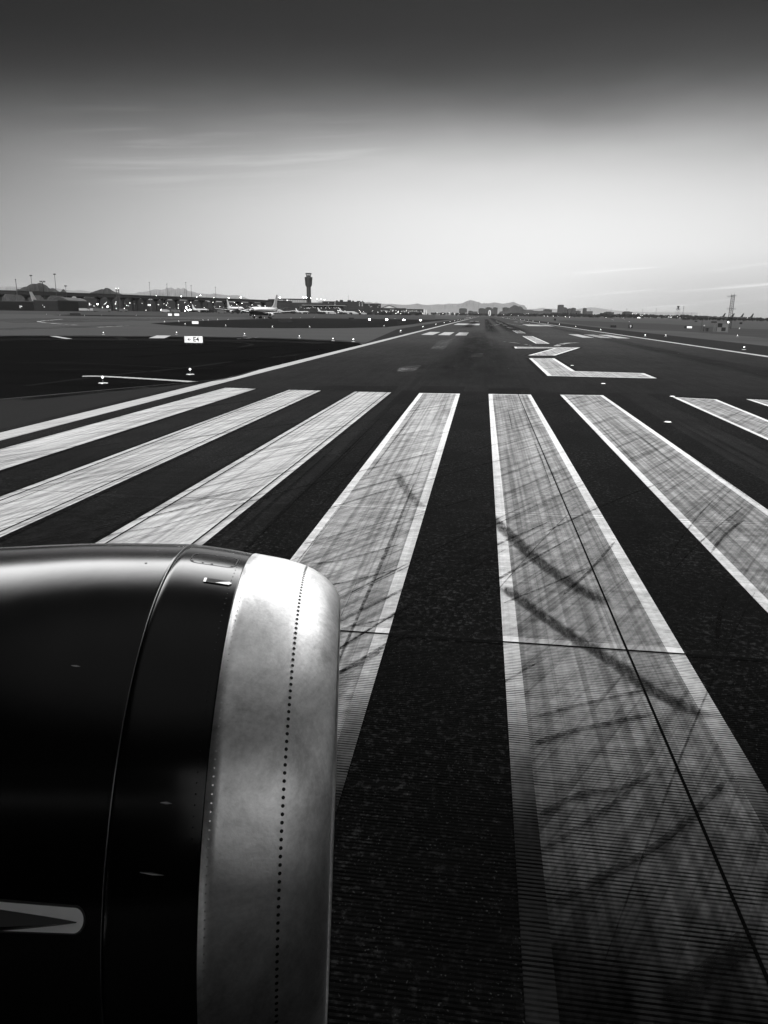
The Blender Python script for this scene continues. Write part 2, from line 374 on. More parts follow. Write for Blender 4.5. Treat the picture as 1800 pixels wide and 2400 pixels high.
softsoil = pavement('spilled soil', .03, .9, .05, amt=.6, wear=((.12, .5, 1), .15, .8), soft=.8); darkspill = pavement('dark soil spill', .006, .9, .05, amt=.6, wear=((.15, .4, 1), .25, .8), soft=.85)
ribbon('soil_spill', pc([(-300, 797), (40, 787), (392, 789), (587, 791.4), (700, 795), (800, 800), (846, 806)]), 5.0, darkspill, .0150)
ribbon('soil_spill', pc([(-300, 808), (40, 795), (392, 797), (587, 799), (700, 802), (790, 806)]), 6.0, softsoil, .0160)
ribbon('soil_spill', pc([(30, 940), (243, 918), (457, 897), (536, 888)]), 1.0, darkspill, .0240)
ribbon('soil_spill', pc([(480, 766), (620, 768.6), (782, 768.6), (904, 766.4)]), 7.0, darkspill, .0150)
# runway markings -------------------------------------------------
struct(MB().poly([(-22.9, -250, .016), (-21.98, -250, .016), (-21.98, 2200, .016), (-22.9, 2200, .016)]).build('edge_line', paint_edge))
struct(MB().poly([(21.98, -250, .016), (22.9, -250, .016), (22.9, 2200, .016), (21.98, 2200, .016)]).build('edge_line', paint_edge))
NEAR = -45.8
stripe_px = [  # far left, far right, a point lower on the left edge, a point lower on the right edge
    ((528, 909.6), (600, 912), (39, 1043.7), (39, 1091.4)),
    ((677.5, 914.5), (752, 916.4), (39, 1152), (39, 1244)),
    ((831, 918.8), (917, 920.6), (226.6, 1273.7), (470, 1283)),
    ((982.8, 922.4), (1078, 924), (700, 1290), (967, 1300)),
    ((1145, 924.6), (1244, 926), (1196, 1800), (1759, 1800)),
    ((1312.6, 926.5), (1413.3, 927.7), (1761, 1400.6), (1761, 1171)),
    ((1576, 932), (1679, 937.4), (1761, 1015.8), (1761, 970.8))]
EDGE = []
for i, (a, b, c, d) in enumerate(stripe_px):
    A, B, C_, D_ = (G(*p) for p in (a, b, c, d))
    def down(p, q2):
        k = (NEAR-p.y)/(q2.y-p.y); return Vector((p.x+(q2.x-p.x)*k, NEAR, 0))
    C2, D2 = down(A, C_), down(B, D_)
    EDGE.append((A, B, C2, D2))
for k in range(5):       # stripes on the far side of the centreline, same spacing
    A, B, C2, D2 = EDGE[6]; o = Vector((3.505*(k+1), .0, 0))
    EDGE.append((A+o, B+o, C2+o, D2+o))
for i, (A, B, C2, D2) in enumerate(EDGE):
    def lp(s, t):      # s 0..1 across, t metres down from the far end
        a = A.lerp(B, s); c = C2.lerp(D2, s); d = (c-a); return a+d*(t/d.length)
    wd = (B-A).length; ln = (C2-A).length-.01
    def strip(s0, s1, t0, t1, m, z, name='threshold_stripe'):
        n = 1
        sheet(name, [lp(s0/wd, t1), lp(s1/wd, t1), lp(s1/wd, t0), lp(s0/wd, t0)], m, z)
    if i < 3:
        strip(-.14, wd+.14, -.10, ln, blackp, .016, 'stripe_outline')
        strip(0, wd, 0, ln, paint_mid, .020)
        strip(.17, .21, .05, ln, blackp, .024, 'stripe_outline') if i > 0 else None
        strip(wd-.21, wd-.17, .05, ln, blackp, .024, 'stripe_outline') if i > 0 else None
    else:
        strip(-1.0, wd+1.0, -1.3, ln, blackp, .012+.0008*i, 'stripe_outline')
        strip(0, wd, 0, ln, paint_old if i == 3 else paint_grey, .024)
        bw_ = .19
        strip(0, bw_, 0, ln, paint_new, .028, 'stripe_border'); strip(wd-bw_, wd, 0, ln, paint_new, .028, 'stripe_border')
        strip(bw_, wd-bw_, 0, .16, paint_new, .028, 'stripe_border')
# dark patches along the head of the stripes
for px in ([(748, 905), (935, 905), (925, 917), (730, 915)], [(990, 905), (1090, 907), (1085, 920), (975, 919)], [(1145, 911), (1240, 910), (1243, 922), (1143, 922)]):
    pxs('old_marking_patch', px, blackp, .0165)
# designation: 7 above L
def G2(l): return [G(x, y) for x, y in l]
T = lambda x, y: (1150+x*.2471, 740+y*.2473)
seven = [T(222, 295), T(850, 303), T(612, 378), T(353, 377), T(600, 310), T(233, 311)]
ell = [T(364, 405), T(605, 406), T(800, 528), T(1452, 547), T(1576, 596), T(540, 572)]
def polym(name, pts, m, z):
    mb = MB(); mb.poly([(p.x, p.y, z) for p in pts]); return struct(mb.build(name, m))
def inset(pts, w):
    n = len(pts); out = []
    ar = sum(pts[i].x*pts[(i+1) % n].y-pts[(i+1) % n].x*pts[i].y for i in range(n)); sg = 1 if ar > 0 else -1
    for i in range(n):
        p0, p1, p2 = pts[i-1], pts[i], pts[(i+1) % n]
        d1 = (p1-p0).normalized(); d2 = (p2-p1).normalized()
        n1 = Vector((-d1.y, d1.x, 0))*sg; n2 = Vector((-d2.y, d2.x, 0))*sg
        k = 1+n1.dot(n2); k = max(k, .35)
        out.append(p1+(n1+n2)*(w/k))
    return out
def split_poly(name, pts, m, z):
    mb = MB(); mb.poly([(p.x, p.y, z) for p in pts]); o = struct(mb.build(name, m))
    import bmesh
    b = bmesh.new(); b.from_mesh(o.data); bmesh.ops.triangulate(b, faces=b.faces[:]); b.to_mesh(o.data); b.free(); return o
for nm, px in (('designation_number', seven), ('designation_letter', ell)):
    pts = G2(px)
    split_poly('designation_outline', inset(pts, -.35), blackp, .016)
    split_poly('designation_border', pts, paint_new, .020)
    split_poly(nm, inset(pts, .30), paint_old, .024)
# centreline dashes
for k, (y0, y1, m) in enumerate(((73.2, 112, paint_old), (136, 166, paint_old), (197, 232, paint_thin), (262, 300, paint_thin), (330, 370, paint_thin), (395, 430, paint_thin), (470, 510, paint_thin))):
    x = .85
    if m is paint_old:
        sheet('centreline_dash', [(x-1.0, y0), (x+1.0, y0), (x+1.0, y1), (x-1.0, y1)], paint_new, .016)
        sheet('centreline_dash', [(x-.75, y0+.6), (x+.75, y0+.6), (x+.75, y1-.6), (x-.75, y1-.6)], paint_old, .020)
    else: sheet('centreline_dash', [(x-.8, y0), (x+.8, y0), (x+.8, y1), (x-.8, y1)], m, .020)
# touchdown bars and aiming point
for sx in (-1, 1):
    for (a, b) in ((10.95, 13.1), (14.2, 16.4), (17.4, 19.7)):
        sheet('touchdown_bar', [(sx*a, 109), (sx*b, 109), (sx*b, 134), (sx*a, 134)], paint_edge, .016)
    sheet('aiming_bar', [(sx*9.5, 262), (sx*19.5, 262), (sx*19.5, 312), (sx*9.5, 312)], paint_edge, .016)
    for (a, b) in ((11, 13.2), (14.2, 16.4)): sheet('touchdown_bar', [(sx*a, 430), (sx*b, 430), (sx*b, 455), (sx*a, 455)], paint_thin, .016)
# ghost patches of removed markings
for px, m in (([(938, 860), (990, 855), (972, 870), (930, 871)], paint_thin), ([(1107, 827), (1133, 828), (1131, 838), (1103, 837)], paint_thin), ([(1032, 797), (1064, 795), (1040, 819), (1008, 818)], paint_thin), ([(1045, 789), (1074, 789), (1070, 792), (1040, 792)], paint_thin), ([(1078, 774), (1095, 774), (1092, 777), (1073, 777)], paint_thin)):
    pxs('faded_marking', px, MATS.get('ghost paint') or pavement('ghost paint', .12, .6, .3, amt=.4, wear=((.4, .4, 1), .35, .75)), .012)
# lead-on curves
ribbon('taxi_curve', pc([(1162, 753.6), (1169, 757), (1171.5, 759.3), (1163, 761.6), (1143, 763)]), .5, paint_thin, .020)
ribbon('taxi_curve', pc([(1183, 757), (1200, 760), (1226, 763.5)]), .4, paint_thin, .020)
ribbon('taxi_curve', pc([(1180, 800.5), (1220, 805.5), (1245, 810)]), .28, paint_thin, .020)
ribbon('taxi_curve', pc([(1304, 811.5), (1314, 807.5), (1330, 804.5), (1352, 803.5)]), .8, paint_thin, .020)
# joints
for x in (-22.95, -17.15, -11.45, -5.79, .12, 5.9, 11.6, 17.3):
    w = .026
    if x == -5.79: sheet('pavement_joint', [(x-w/2, -50), (x+w/2, -50), (x+.02, 150), (x-.02, 150)], tar, .032)
    elif x > -22 : sheet('pavement_joint', [(x-w/3, -50), (x+w/3, -50), (x+w/3, 60), (x-w/3, 60)], tar, .032)
for y, w in ((-29.45, .042), (-23.25, .020), (-35.6, .03), (-41.7, .03)):
    sheet('pavement_joint', [(-23, y-w/2), (23, y-w/2-.02), (23, y+w/2-.02), (-23, y+w/2)], tar, .0325)
# tyre marks: arcs left by turning aircraft; one object, nobody could count them
tm = MB()
def mark(pts, w, z):
    k = len(pts); pts = [Vector((p[0], p[1], 0)) for p in pts]; vs = []
    for i, p in enumerate(pts):
        d = (pts[min(i+1, k-1)]-pts[max(i-1, 0)]).normalized(); n = Vector((-d.y, d.x, 0)); ww = w*(1 if 0 < i < k-1 else .35)
        vs += [(p.x+n.x*ww/2, p.y+n.y*ww/2, z), (p.x-n.x*ww/2, p.y-n.y*ww/2, z)]
    tm.add(vs, [(2*i, 2*i+1, 2*i+3, 2*i+2) for i in range(k-1)])
zz = .034
rnd = random.Random(3)
for i in range(85):      # shallow diagonal streaks, rising to the right along the turn
    x = rnd.uniform(-20, -3); y = -31+rnd.random()**1.3*32; ln = rnd.uniform(2, 11); an = rnd.gauss(1.09, .07)
    w = rnd.choice((.02, .03, .03, .04, .06)); pts = []
    for k in range(7):
        t = k/6-.5; a = an+t*.25; pts.append((x+ln*t*math.cos(an), y+ln*t*math.sin(an)-t*t*.6))
    zz += .00006; mark(pts, w, zz)
for i in range(24):      # straight roll-out marks
    x = rnd.uniform(-12, 3.5); y = rnd.uniform(-36, -8); ln = rnd.uniform(5, 16); zz += .00006
    mark([(x, y), (x+.03, y+ln/2), (x+.02, y+ln)], rnd.choice((.02, .03, .04, .07)), zz)
def pm(px, w):
    global zz
    zz += .00006; mark(pc(px, 5), w, zz)
rubber_band = pavement('rubber band', .012, .6, .2, amt=.3, wear=((22, 5, 1), .12, .75), soft=.88)
rubber_faint = pavement('faint rubber band', .04, .6, .2, amt=.3, wear=((26, 6, 1), .12, .8), soft=.62)
ribbon('tyre_scuff', pc([(930, 1108), (938, 1128), (952, 1152), (968, 1172), (992, 1196)]), .26, rubber_faint, .0385); ribbon('tyre_scuff', pc([(1128, 1195), (1160, 1225), (1260, 1318), (1350, 1380), (1430, 1425)]), .34, rubber_band, .0386); ribbon('tyre_scuff', pc([(1180, 1380), (1205, 1400), (1330, 1490), (1440, 1560), (1530, 1625), (1680, 1700)]), .28, rubber_band, .0387)
pm([(1245, 1755), (1330, 1725), (1420, 1705), (1530, 1680)], .07); pm([(1250, 1690), (1360, 1660), (1510, 1625)], .05); pm([(1265, 1920), (1360, 1870), (1460, 1855), (1540, 1810)], .055)
pm([(1275, 2000), (1390, 1925), (1480, 1860)], .04); pm([(1300, 2130), (1420, 2060), (1560, 1975), (1700, 1840)], .06); pm([(1560, 2360), (1660, 2290), (1761, 2200)], .13)
pm([(1320, 1400), (1380, 1345), (1440, 1275)], .05); pm([(1180, 1420), (1290, 1375), (1380, 1335)], .04); pm([(690, 1330), (800, 1318), (940, 1280)], .05); pm([(700, 1390), (820, 1368), (930, 1340)], .05)
pm([(800, 1580), (850, 1560), (890, 1535)], .05); pm([(800, 1480), (880, 1462), (990, 1435)], .04)
o = tm.build('tyre_marks', rubber); struct(o)
# broad rubber along the landing track and the swept turn on the far paving
def band(name, px, w, m, z): ribbon(name, pc(px), w, m, z)
rb2 = pavement('rubber deposit', .014, .6, .2, amt=.3, wear=((1.2, .02, 1), .1, .8), soft=.85)
ribbon('rubber_deposit', [(.9, 90+90*i) for i in range(11)], 7.5, rb2, .030)
ribbon('rubber_deposit', [(-5.6, 100+70*i) for i in range(10)], 4.2, rb2, .0302)
ribbon('rubber_deposit', [(-13, 190+30*i) for i in range(9)], 4.5, rb2, .0304)
band('rubber_sweep', [(1085, 905), (1110, 860), (1128, 830), (1120, 800), (1105, 775)], 7.0, rubber_soft, .0305)
band('rubber_sweep', [(1000, 868), (1060, 852), (1090, 835), (1108, 815), (1117, 790)], 5.0, rubber_soft, .0310)
band('rubber_sweep', [(1200, 748), (1330, 775), (1500, 812), (1761, 868), (2000, 930)], 4.0, rubber_soft, .0305)

# ------------------------------------------------------------------ our own airliner: engine in front of the window, fuselage flank behind the camera
def pchip(xs, ys):
    n = len(xs); h = [xs[i+1]-xs[i] for i in range(n-1)]; d = [(ys[i+1]-ys[i])/h[i] for i in range(n-1)]
    m = [d[0]]+[0 if d[i-1]*d[i] <= 0 else 2*d[i-1]*d[i]/(d[i-1]+d[i]) for i in range(1, n-1)]+[d[-1]]
    def f(x):
        i = max(0, min(n-2, max(k for k in range(n-1) if xs[k] <= max(x, xs[0])))); t = (x-xs[i])/h[i]
        return (1+2*t)*(1-t)**2*ys[i]+t*(1-t)**2*h[i]*m[i]+t*t*(3-2*t)*ys[i+1]+t*t*(t-1)*h[i]*m[i+1]
    return f
NSC = 1.0
AX = Vector((0.98545187, 0.16817748, -0.02451414)); FRONT = Vector((-8.23988375, -35.00104433, 1.73322192))
E1 = Vector((0, 0, 1)).cross(AX).normalized(); E2 = AX.cross(E1)
SV, SB, sS = .1548, .3934, .6677
RAD = pchip([0, .008, .03, .06, .10, .1548, .25, .3934, .53, .6677, 1.0, 1.5, 2.2, 2.8, 3.3], [.9017, .931, .968, 1.0, 1.030, 1.0600, 1.089, 1.1130, 1.1340, 1.1480, 1.145, 1.114, 1.065, .99, .90])
def npt(s, th, off=0.0, r=None):
    """s metres behind the lip, th round the axis (0 = top, -90 deg = side facing the cabin)"""
    co = math.cos(th); z = co*(1+.1613*co*co) if co < 0 else co; y = math.sin(th)*(1-.0341*math.sin(th)**2)
    rr = (RAD(s) if r is None else r)+off
    sh = s-.0047*rr*z*max(0, 1-s/.9)
    return FRONT+(-AX*sh+E2*(rr*z)+E1*(rr*y))*NSC
def pix(p):
    d = p-CAM; z = d.dot(fw); return (900+FPX*d.dot(rt)/z, 1200-FPX*d.dot(up)/z)
def nsolve(px, py):
    """point of the nacelle skin seen at a pixel of the photograph"""
    best = None
    for i in range(0, 110):
        for k in range(0, 80):
            s = .02+i*.022; th = R(-150+k*2.0); u = pix(npt(s, th)); e = (u[0]-px)**2+(u[1]-py)**2
            if best is None or e < best[0]: best = (e, s, th)
    e, s, th = best; st, sa = .011, R(1)
    for _ in range(60):
        ok = False
        for ds, da in ((st, 0), (-st, 0), (0, sa), (0, -sa)):
            if s+ds < .005: continue
            u = pix(npt(s+ds, th+da)); e2 = (u[0]-px)**2+(u[1]-py)**2
            if e2 < e: e, s, th, ok = e2, s+ds, th+da, True; break
        if not ok: st *= .6; sa *= .6
    return s, th
own = thing('airliner', 'airliner being ridden in, its black engine with bare metal intake ring filling the lower left', 'airliner', (FRONT.x, FRONT.y, 0))
def own_part(mb, name, mats, parent=own):
    mb.v = [(v[0]-FRONT.x, v[1]-FRONT.y, v[2]) for v in mb.v]; return mb.build(name, mats, parent)
# materials of the nacelle
def lip_metal():
    m, t, b, o = newmat('bare brushed metal'); q = NT(t); P = q.pos()
    b.inputs['Metallic'].default_value = 1.0; b.inputs['Anisotropic'].default_value = .35
    fine = q.noise(P, (60, 60, 60), det=3, rough=.7); br = q.noise(P, (3.0, 2.6, 2.6), det=6, rough=.72, dist=.6)
    ln = q.noise(P, (8, 190, 190), det=2)
    v = q.m('ADD', .74, q.m('MULTIPLY', q.m('SUBTRACT', br, .5), 1.5)); v = q.m('ADD', v, q.m('MULTIPLY', q.m('SUBTRACT', fine, .5), .34)); v = q.m('ADD', v, q.m('MULTIPLY', q.m('SUBTRACT', ln, .5), .05))
    q.grey(v, b.inputs['Base Color'])
    t.links.new(q.m('ADD', .36, q.m('MULTIPLY', q.noise(P, (5, 5, 5), det=4, off=4), .18)), b.inputs['Roughness'])
    bp = q.n('ShaderNodeBump'); bp.inputs['Strength'].default_value = .13; bp.inputs['Distance'].default_value = .004
    t.links.new(q.m('ADD', fine, q.m('MULTIPLY', br, .5)), bp.inputs['Height']); t.links.new(bp.outputs[0], b.inputs['Normal'])
    return m
lipm = lip_metal()
def gloss_black():
    m, t, b, o = newmat('glossy black paint'); q = NT(t); P = q.pos()
    q.grey(q.m('ADD', .002, q.m('MULTIPLY', q.noise(P, (9, 9, 9), det=5), .003)), b.inputs['Base Color'])
    t.links.new(q.m('ADD', .10, q.m('MULTIPLY', q.noise(P, (3, 3, 3), det=4), .10)), b.inputs['Roughness'])
    b.inputs['Specular IOR Level'].default_value = .5; b.inputs['IOR'].default_value = 1.38
    bp = q.n('ShaderNodeBump'); bp.inputs['Strength'].default_value = .05; bp.inputs['Distance'].default_value = .01
    t.links.new(q.noise(P, (6, 6, 6), det=2), bp.inputs['Height']); t.links.new(bp.outputs[0], b.inputs['Normal'])
    return m
cowlm = gloss_black()
dark = plain('black rubber', .006, .6, .3); sealm = plain('edge seal metal', .22, .3, metal=1.0)
chrome = plain('steel fastener', .55, .3, metal=1.0)
NTH = 200
def shell(mb, prof, mi=0, close=True):
    vs = []; fs = []
    for s, r in prof:
        for k in range(NTH): vs.append(npt(s, 2*math.pi*k/NTH, 0, r))
    for i in range(len(prof)-1):
        for k in range(NTH): fs.append((i*NTH+k, i*NTH+(k+1) % NTH, (i+1)*NTH+(k+1) % NTH, (i+1)*NTH+k))
    return mb.add(vs, fs, mi, True)
lip = MB()
inner = [(.75, .79), (.45, .787), (.25, .795), (.12, .815), (.05, .845), (.018, .872), (.004, .89)]
outer = [0, .003, .008, .014, .022, .03, .045, .06, .08, .10, .125, .1548, .19, .25, .30, .35, .3934]
shell(lip, inner+[(s, RAD(s)) for s in outer]+[(.3937, RAD(.3934)-.012)])
def disc(mb, s, th, rad, off, mi, n=8, asp=1.0, sq=1.0):
    c = npt(s, th, off); a = (npt(s+.01, th, off)-c).normalized(); b_ = (npt(s, th+.01, off)-c).normalized(); nn = b_.cross(a)
    if nn.dot(c-FRONT) < 0 and False: nn = -nn
    vs = [c+a*(rad*asp*math.cos(2*math.pi*k/n))+b_*(rad*sq*math.sin(2*math.pi*k/n)) for k in range(n)]
    mb.add(vs, [tuple(range(n))], mi)
for k in range(262): disc(lip, SV, R(k*360/262), .0062, .0012, 1)
for k in range(262): disc(lip, SB-.02, R(k*360/262+.4), .0032, .0012, 2, 6)
lipo = own_part(lip, 'inlet_lip', [lipm, dark, chrome])
cowl = MB()
ss = [.3950, .40, .42, .44, .47, .50, .54, .58, .62, .645]
ps = [(.3950, RAD(.3950)-.016), (.3951, RAD(.3950)-.0030)]+[(s, RAD(s)-.0030) for s in ss[1:]]+[(sS-.004, RAD(sS)-.003), (sS-.0022, RAD(sS)-.0045), (sS-.0018, RAD(sS)-.012)]
shell(cowl, ps)
for k in range(40): disc(cowl, SB+.03, R(-60+k*1.7), .0026, .0006-.0024, 1, 6)
own_cowl_front = own_part(cowl, 'fan_cowl', [cowlm, dark])
aft = MB()
ps = [(sS+.0018, RAD(sS)-.012), (sS+.0022, RAD(sS)-.001), (sS+.0040, RAD(sS))]+[(s, RAD(s)) for s in (.68, .70, .75, .80, .87, .95, 1.0, 1.1, 1.2, 1.3, 1.4, 1.5, 1.65, 1.8, 2.0, 2.2, 2.4, 2.6, 2.8, 3.0, 3.2, 3.3)]
shell(aft, ps); shell(aft, [(3.3, .90), (3.301, .70), (3.31, .5)])
for px in ((370, 1291.5), (342, 1320)): disc(aft, *nsolve(*px), .005, .0008, 1)
aftc = own_part(aft, 'aft_cowl', [cowlm, dark])
sl2 = MB(); shell(sl2, [(sS+.0014, RAD(sS)-.0060), (sS+.0016, RAD(sS)+.0006), (sS+.0036, RAD(sS)+.0010), (sS+.0038, RAD(sS)-.0020)])
own_part(sl2, 'seam_edge', [sealm], aftc)
# fan and spinner inside the intake
fan = MB(); CN = FRONT-AX*.72
def fpt(r, th, s): return FRONT-AX*s+E2*(r*math.cos(th))+E1*(r*math.sin(th))
vs = [fpt(.775, 2*math.pi*k/48, .745) for k in range(48)]; fan.add(vs, [tuple(range(48))], 0)
for k in range(24):
    a = 2*math.pi*k/24
    fan.add([fpt(.22, a, .66), fpt(.76, a+.02, .68), fpt(.76, a+.20, .74), fpt(.22, a+.24, .73)], [(0, 1, 2, 3)], 1)
vs = []; fs = []
for i, (r, s) in enumerate(((.22, .70), (.19, .62), (.12, .52), (.05, .45), (.002, .43))):
    vs += [fpt(r, 2*math.pi*k/24, s) for k in range(24)]
for i in range(4):
    for k in range(24): fs.append((i*24+k, i*24+(k+1) % 24, (i+1)*24+(k+1) % 24, (i+1)*24+k))
fan.add(vs, fs, 2, True)
own_part(fan, 'fan', [dark, plain('fan blade metal', .3, .35, metal=1.0), plain('spinner paint', .05, .4)])
# access panel near the top, with its shadow gap and screws
corners = [nsolve(*p) for p in ((457, 1293.5), (563, 1307), (550, 1331.5), (440.5, 1315.5))]
def rr_loop(cs, rad, n=5):
    """rounded quad in (s, th)"""
    out = []; m = len(cs)
    for i in range(m):
        p = cs[i]; a = cs[i-1]; b = cs[(i+1) % m]
        def toward(p, q, d):
            L_ = math.hypot((q[0]-p[0]), (q[1]-p[1])*1.13); k = d/L_; return (p[0]+(q[0]-p[0])*k, p[1]+(q[1]-p[1])*k)
        u, v = toward(p, a, rad), toward(p, b, rad)
        for k in range(n+1):
            t = k/n; out.append(tuple((1-t)**2*u[j]+2*t*(1-t)*p[j]+t*t*v[j] for j in (0, 1)))
    return out
def dens(lp_, n=4):
    out = []
    for i in range(len(lp_)):
        a, b = lp_[i], lp_[(i+1) % len(lp_)]; m = max(1, int(math.hypot(a[0]-b[0], (a[1]-b[1])*1.1)/.03))
        for k in range(m): out.append((a[0]+(b[0]-a[0])*k/m, a[1]+(b[1]-a[1])*k/m))
    return out
def surf_ring(mb, loop, w, off, mi):
    c = (sum(p[0] for p in loop)/len(loop), sum(p[1] for p in loop)/len(loop)); vs = []; n = len(loop)
    for p in loop:
        dx, dy = p[0]-c[0], (p[1]-c[1])*1.13; L_ = math.hypot(dx, dy); q = (p[0]-dx/L_*w, p[1]-dy/L_*w/1.13)
        vs += [npt(p[0], p[1], off), npt(q[0], q[1], off)]
    mb.add(vs, [(2*i, 2*i+1, (2*i+3) % (2*n), (2*i+2) % (2*n)) for i in range(n)], mi)
pan = MB(); lp_ = dens(rr_loop(corners, .045)); surf_ring(pan, lp_, .0045, -.0018, 0)
cc = [(sum(c[0] for c in corners)/4), (sum(c[1] for c in corners)/4)]
for u, v in ((.08, .14), (.92, .14), (.92, .86), (.08, .86), (.5, .10), (.5, .90), (.3, .9), (.7, .1)):
    a = [corners[0][i]*(1-u)*(1-v)+corners[1][i]*u*(1-v)+corners[2][i]*u*v+corners[3][i]*(1-u)*v for i in (0, 1)]
    disc(pan, a[0], a[1], .0045, -.0016, 0)
own_part(pan, 'access_panel', [dark], own_cowl_front)
# flush vent with a bright ramp
vent = MB(); a = nsolve(478, 1358.5); b_ = nsolve(544, 1368)
def along(t, dth): return (a[0]+(b_[0]-a[0])*t, a[1]+(b_[1]-a[1])*t+dth)
W_ = .026
vent.add([npt(*along(0, W_*.5), .001), npt(*along(0, -W_*.5), .001), npt(*along(.09, -W_*.5), .001), npt(*along(.09, W_*.5), .001)], [(0, 1, 2, 3)], 1)
vent.add([npt(*along(.09, W_*.5), .0008), npt(*along(.09, -W_*.5), .0008), npt(*along(.5, -W_*.55), .0008), npt(*along(.9, -W_*.5), .0008), npt(*along(1.0, 0), .0008), npt(*along(.9, W_*.4), .0008), npt(*along(.5, W_*.5), .0008)], [tuple(range(7))], 0)
vent.add([npt(*along(.42, -W_*.42), .0016), npt(*along(.9, -W_*.5), .0016), npt(*along(.985, -W_*.05), .0016), npt(*along(.9, W_*.30), .0016), npt(*along(.65, W_*.0), .0016)], [(0, 1, 2, 3, 4)], 1)
own_part(vent, 'vent', [dark, plain('polished ramp', .75, .45, metal=.6)], own_cowl_front)
# flush latches
for p, q_ in (((167, 1560), (190, 1562.5)), ((376, 1881), (404, 1883)), ((328, 2044), (386, 2051))):
    m_ = MB(); a, b_ = nsolve(*p), nsolve(*q_); h_ = .0035
    m_.add([npt(a[0], a[1]+h_*.3, .001), npt(a[0], a[1]-h_*.3, .001), npt((a[0]+b_[0])/2, (a[1]+b_[1])/2-h_, .0018), npt(b_[0], b_[1]-h_*.1, .001), npt((a[0]+b_[0])/2, (a[1]+b_[1])/2+h_, .001)], [(0, 1, 2, 3, 4)], 0)
    own_part(m_, 'latch', [plain('latch metal', .25, .3, metal=1.0)], own_cowl_front if p[0] > 260 else aftc)
# strake: base plate with a round nose and a fin that rises aft
c_top = nsolve(178, 2121); c_bot = nsolve(172, 2190); nose = nsolve(201, 2158)
cs = ((c_top[0]+c_bot[0])/2, (c_top[1]+c_bot[1])/2); hw = abs(c_top[1]-c_bot[1])/2
t_aft = nsolve(60, 2111.5); b_aft = nsolve(60, 2186)
def base_loop(k, n=14):
    out = []
    for i in range(n+1):
        a = -math.pi/2+math.pi*i/n; out.append((cs[0]-k*(cs[0]-nose[0])*math.cos(a), cs[1]+k*hw*math.sin(a)))
    sl_t = (t_aft[1]-c_top[1])/(t_aft[0]-c_top[0])
    sl_b = (b_aft[1]-c_bot[1])/(b_aft[0]-c_bot[0])
    up_last = out[-1]; lo_first = out[0]
    s_end = cs[0]+.75; pts_u = []; pts_l = []
    for i in range(1, 13):
        s = cs[0]+.75*i/12
        hi_sl = sl_t if c_top[1] > c_bot[1] else sl_b; lo_sl = sl_b if c_top[1] > c_bot[1] else sl_t
        pts_u.append((s, up_last[1]+hi_sl*(s-up_last[0]))); pts_l.append((s, lo_first[1]+lo_sl*(s-lo_first[0])))
    return out, pts_u, pts_l
stk = MB()
def plate(k, off, mi):
    o_, u_, l_ = base_loop(k); up_ = [cs_ for cs_ in u_]
    L_ = [o_[len(o_)//2-i] for i in range(len(o_)//2+1)]+l_; U_ = [o_[len(o_)//2+i] for i in range(len(o_)//2+1)]+u_
    vs = [npt(*p, off) for p in L_]+[npt(*p, off) for p in U_]; n = len(L_)
    stk.add(vs, [(i, i+1, n+i+1, n+i) for i in range(n-1)], mi, False)
    ed = [npt(*p, off-.012) for p in L_]
    stk.add([npt(*p, off) for p in L_]+ed, [(i, n+i, n+i+1, i+1) for i in range(n-1)], mi)
    stk.add([npt(*p, off) for p in U_]+[npt(*p, off-.012) for p in U_], [(i, i+1, n+i+1, n+i) for i in range(n-1)], mi)
plate(1.0, .004, 1); plate(.84, .008, 0)
stko = own_part(stk, 'strake_base', [plain('strake plate paint', .92, .35, .5), plain('strake edge sealant', .035, .5, .3)])
fin = MB(); tip = nsolve(182, 2159); n = 16; Lr, Rr_, Tp = [], [], []
for i in range(n+1):
    t = i/n; s = tip[0]+(cs[0]+.72-tip[0])*t; mid = tip[1]+(.5*(t_aft[1]+b_aft[1])-tip[1])*min(1, t*1.3)
    w_ = hw*(.03+.84*min(1, t*2.6)**.85); hgt = .003+.075*min(1, t*1.6)**.9
    Lr.append(npt(s, mid-w_, .008)); Rr_.append(npt(s, mid+w_, .008)); Tp.append(npt(s, mid, .008+hgt))
vs = Lr+Tp+Rr_; m1 = n+1
fin.add(vs, [(i, i+1, m1+i+1, m1+i) for i in range(n)]+[(m1+i, m1+i+1, 2*m1+i+1, 2*m1+i) for i in range(n)], 0, False)
own_part(fin, 'strake_fin', [plain('strake black paint', .006, .35, .4)], stko)
# fuselage flank behind the camera (its glossy side is what the bare metal mirrors), pylon and wing root aft of the engine
fus = MB(); A2 = Vector((AX.x, AX.y, 0)).normalized(); E1h = Vector((-A2.y, A2.x, 0))
FC = FRONT-E1h*5.15; FC.z = 3.75; FR = 2.0
prof = [(-20, .3), (-19, .7), (-14, 1.3), (-9, 1.85), (-6, 2.0), (-.05, 2.0), (12, 2.0), (14, 1.88), (15.5, 1.5), (16.6, 1.0), (17.2, .3)]
vs = []; fs = []; K = 64
for x, r in prof:
    for k in range(K):
        th = 2*math.pi*k/K; zc = FC.z+(FR-r)*(.35 if x < 0 else -.25)
        vs.append(Vector((FC.x, FC.y, 0))+A2*x+E1h*(r*math.sin(th))+Vector((0, 0, zc+r*math.cos(th))))
fmi = []
for i in range(len(prof)-1):
    for k in range(K):
        th = 2*math.pi*(k+.5)/K
        fus.add([vs[j] for j in (i*K+k, i*K+(k+1) % K, (i+1)*K+(k+1) % K, (i+1)*K+k)], [(0, 1, 2, 3)], 0 if (prof[i][0] >= -.1 and math.cos(th) > -.42) else 1, False)
fuso = own_part(fus, 'fuselage', [plain('white fuselage paint', .88, .35, .5, sc=.5), plain('dark fuselage for reflections', .004, .3, .4, sc=.5)])  # unseen flank: white-dark split added to shape reflections in lip and cowl
import bmesh
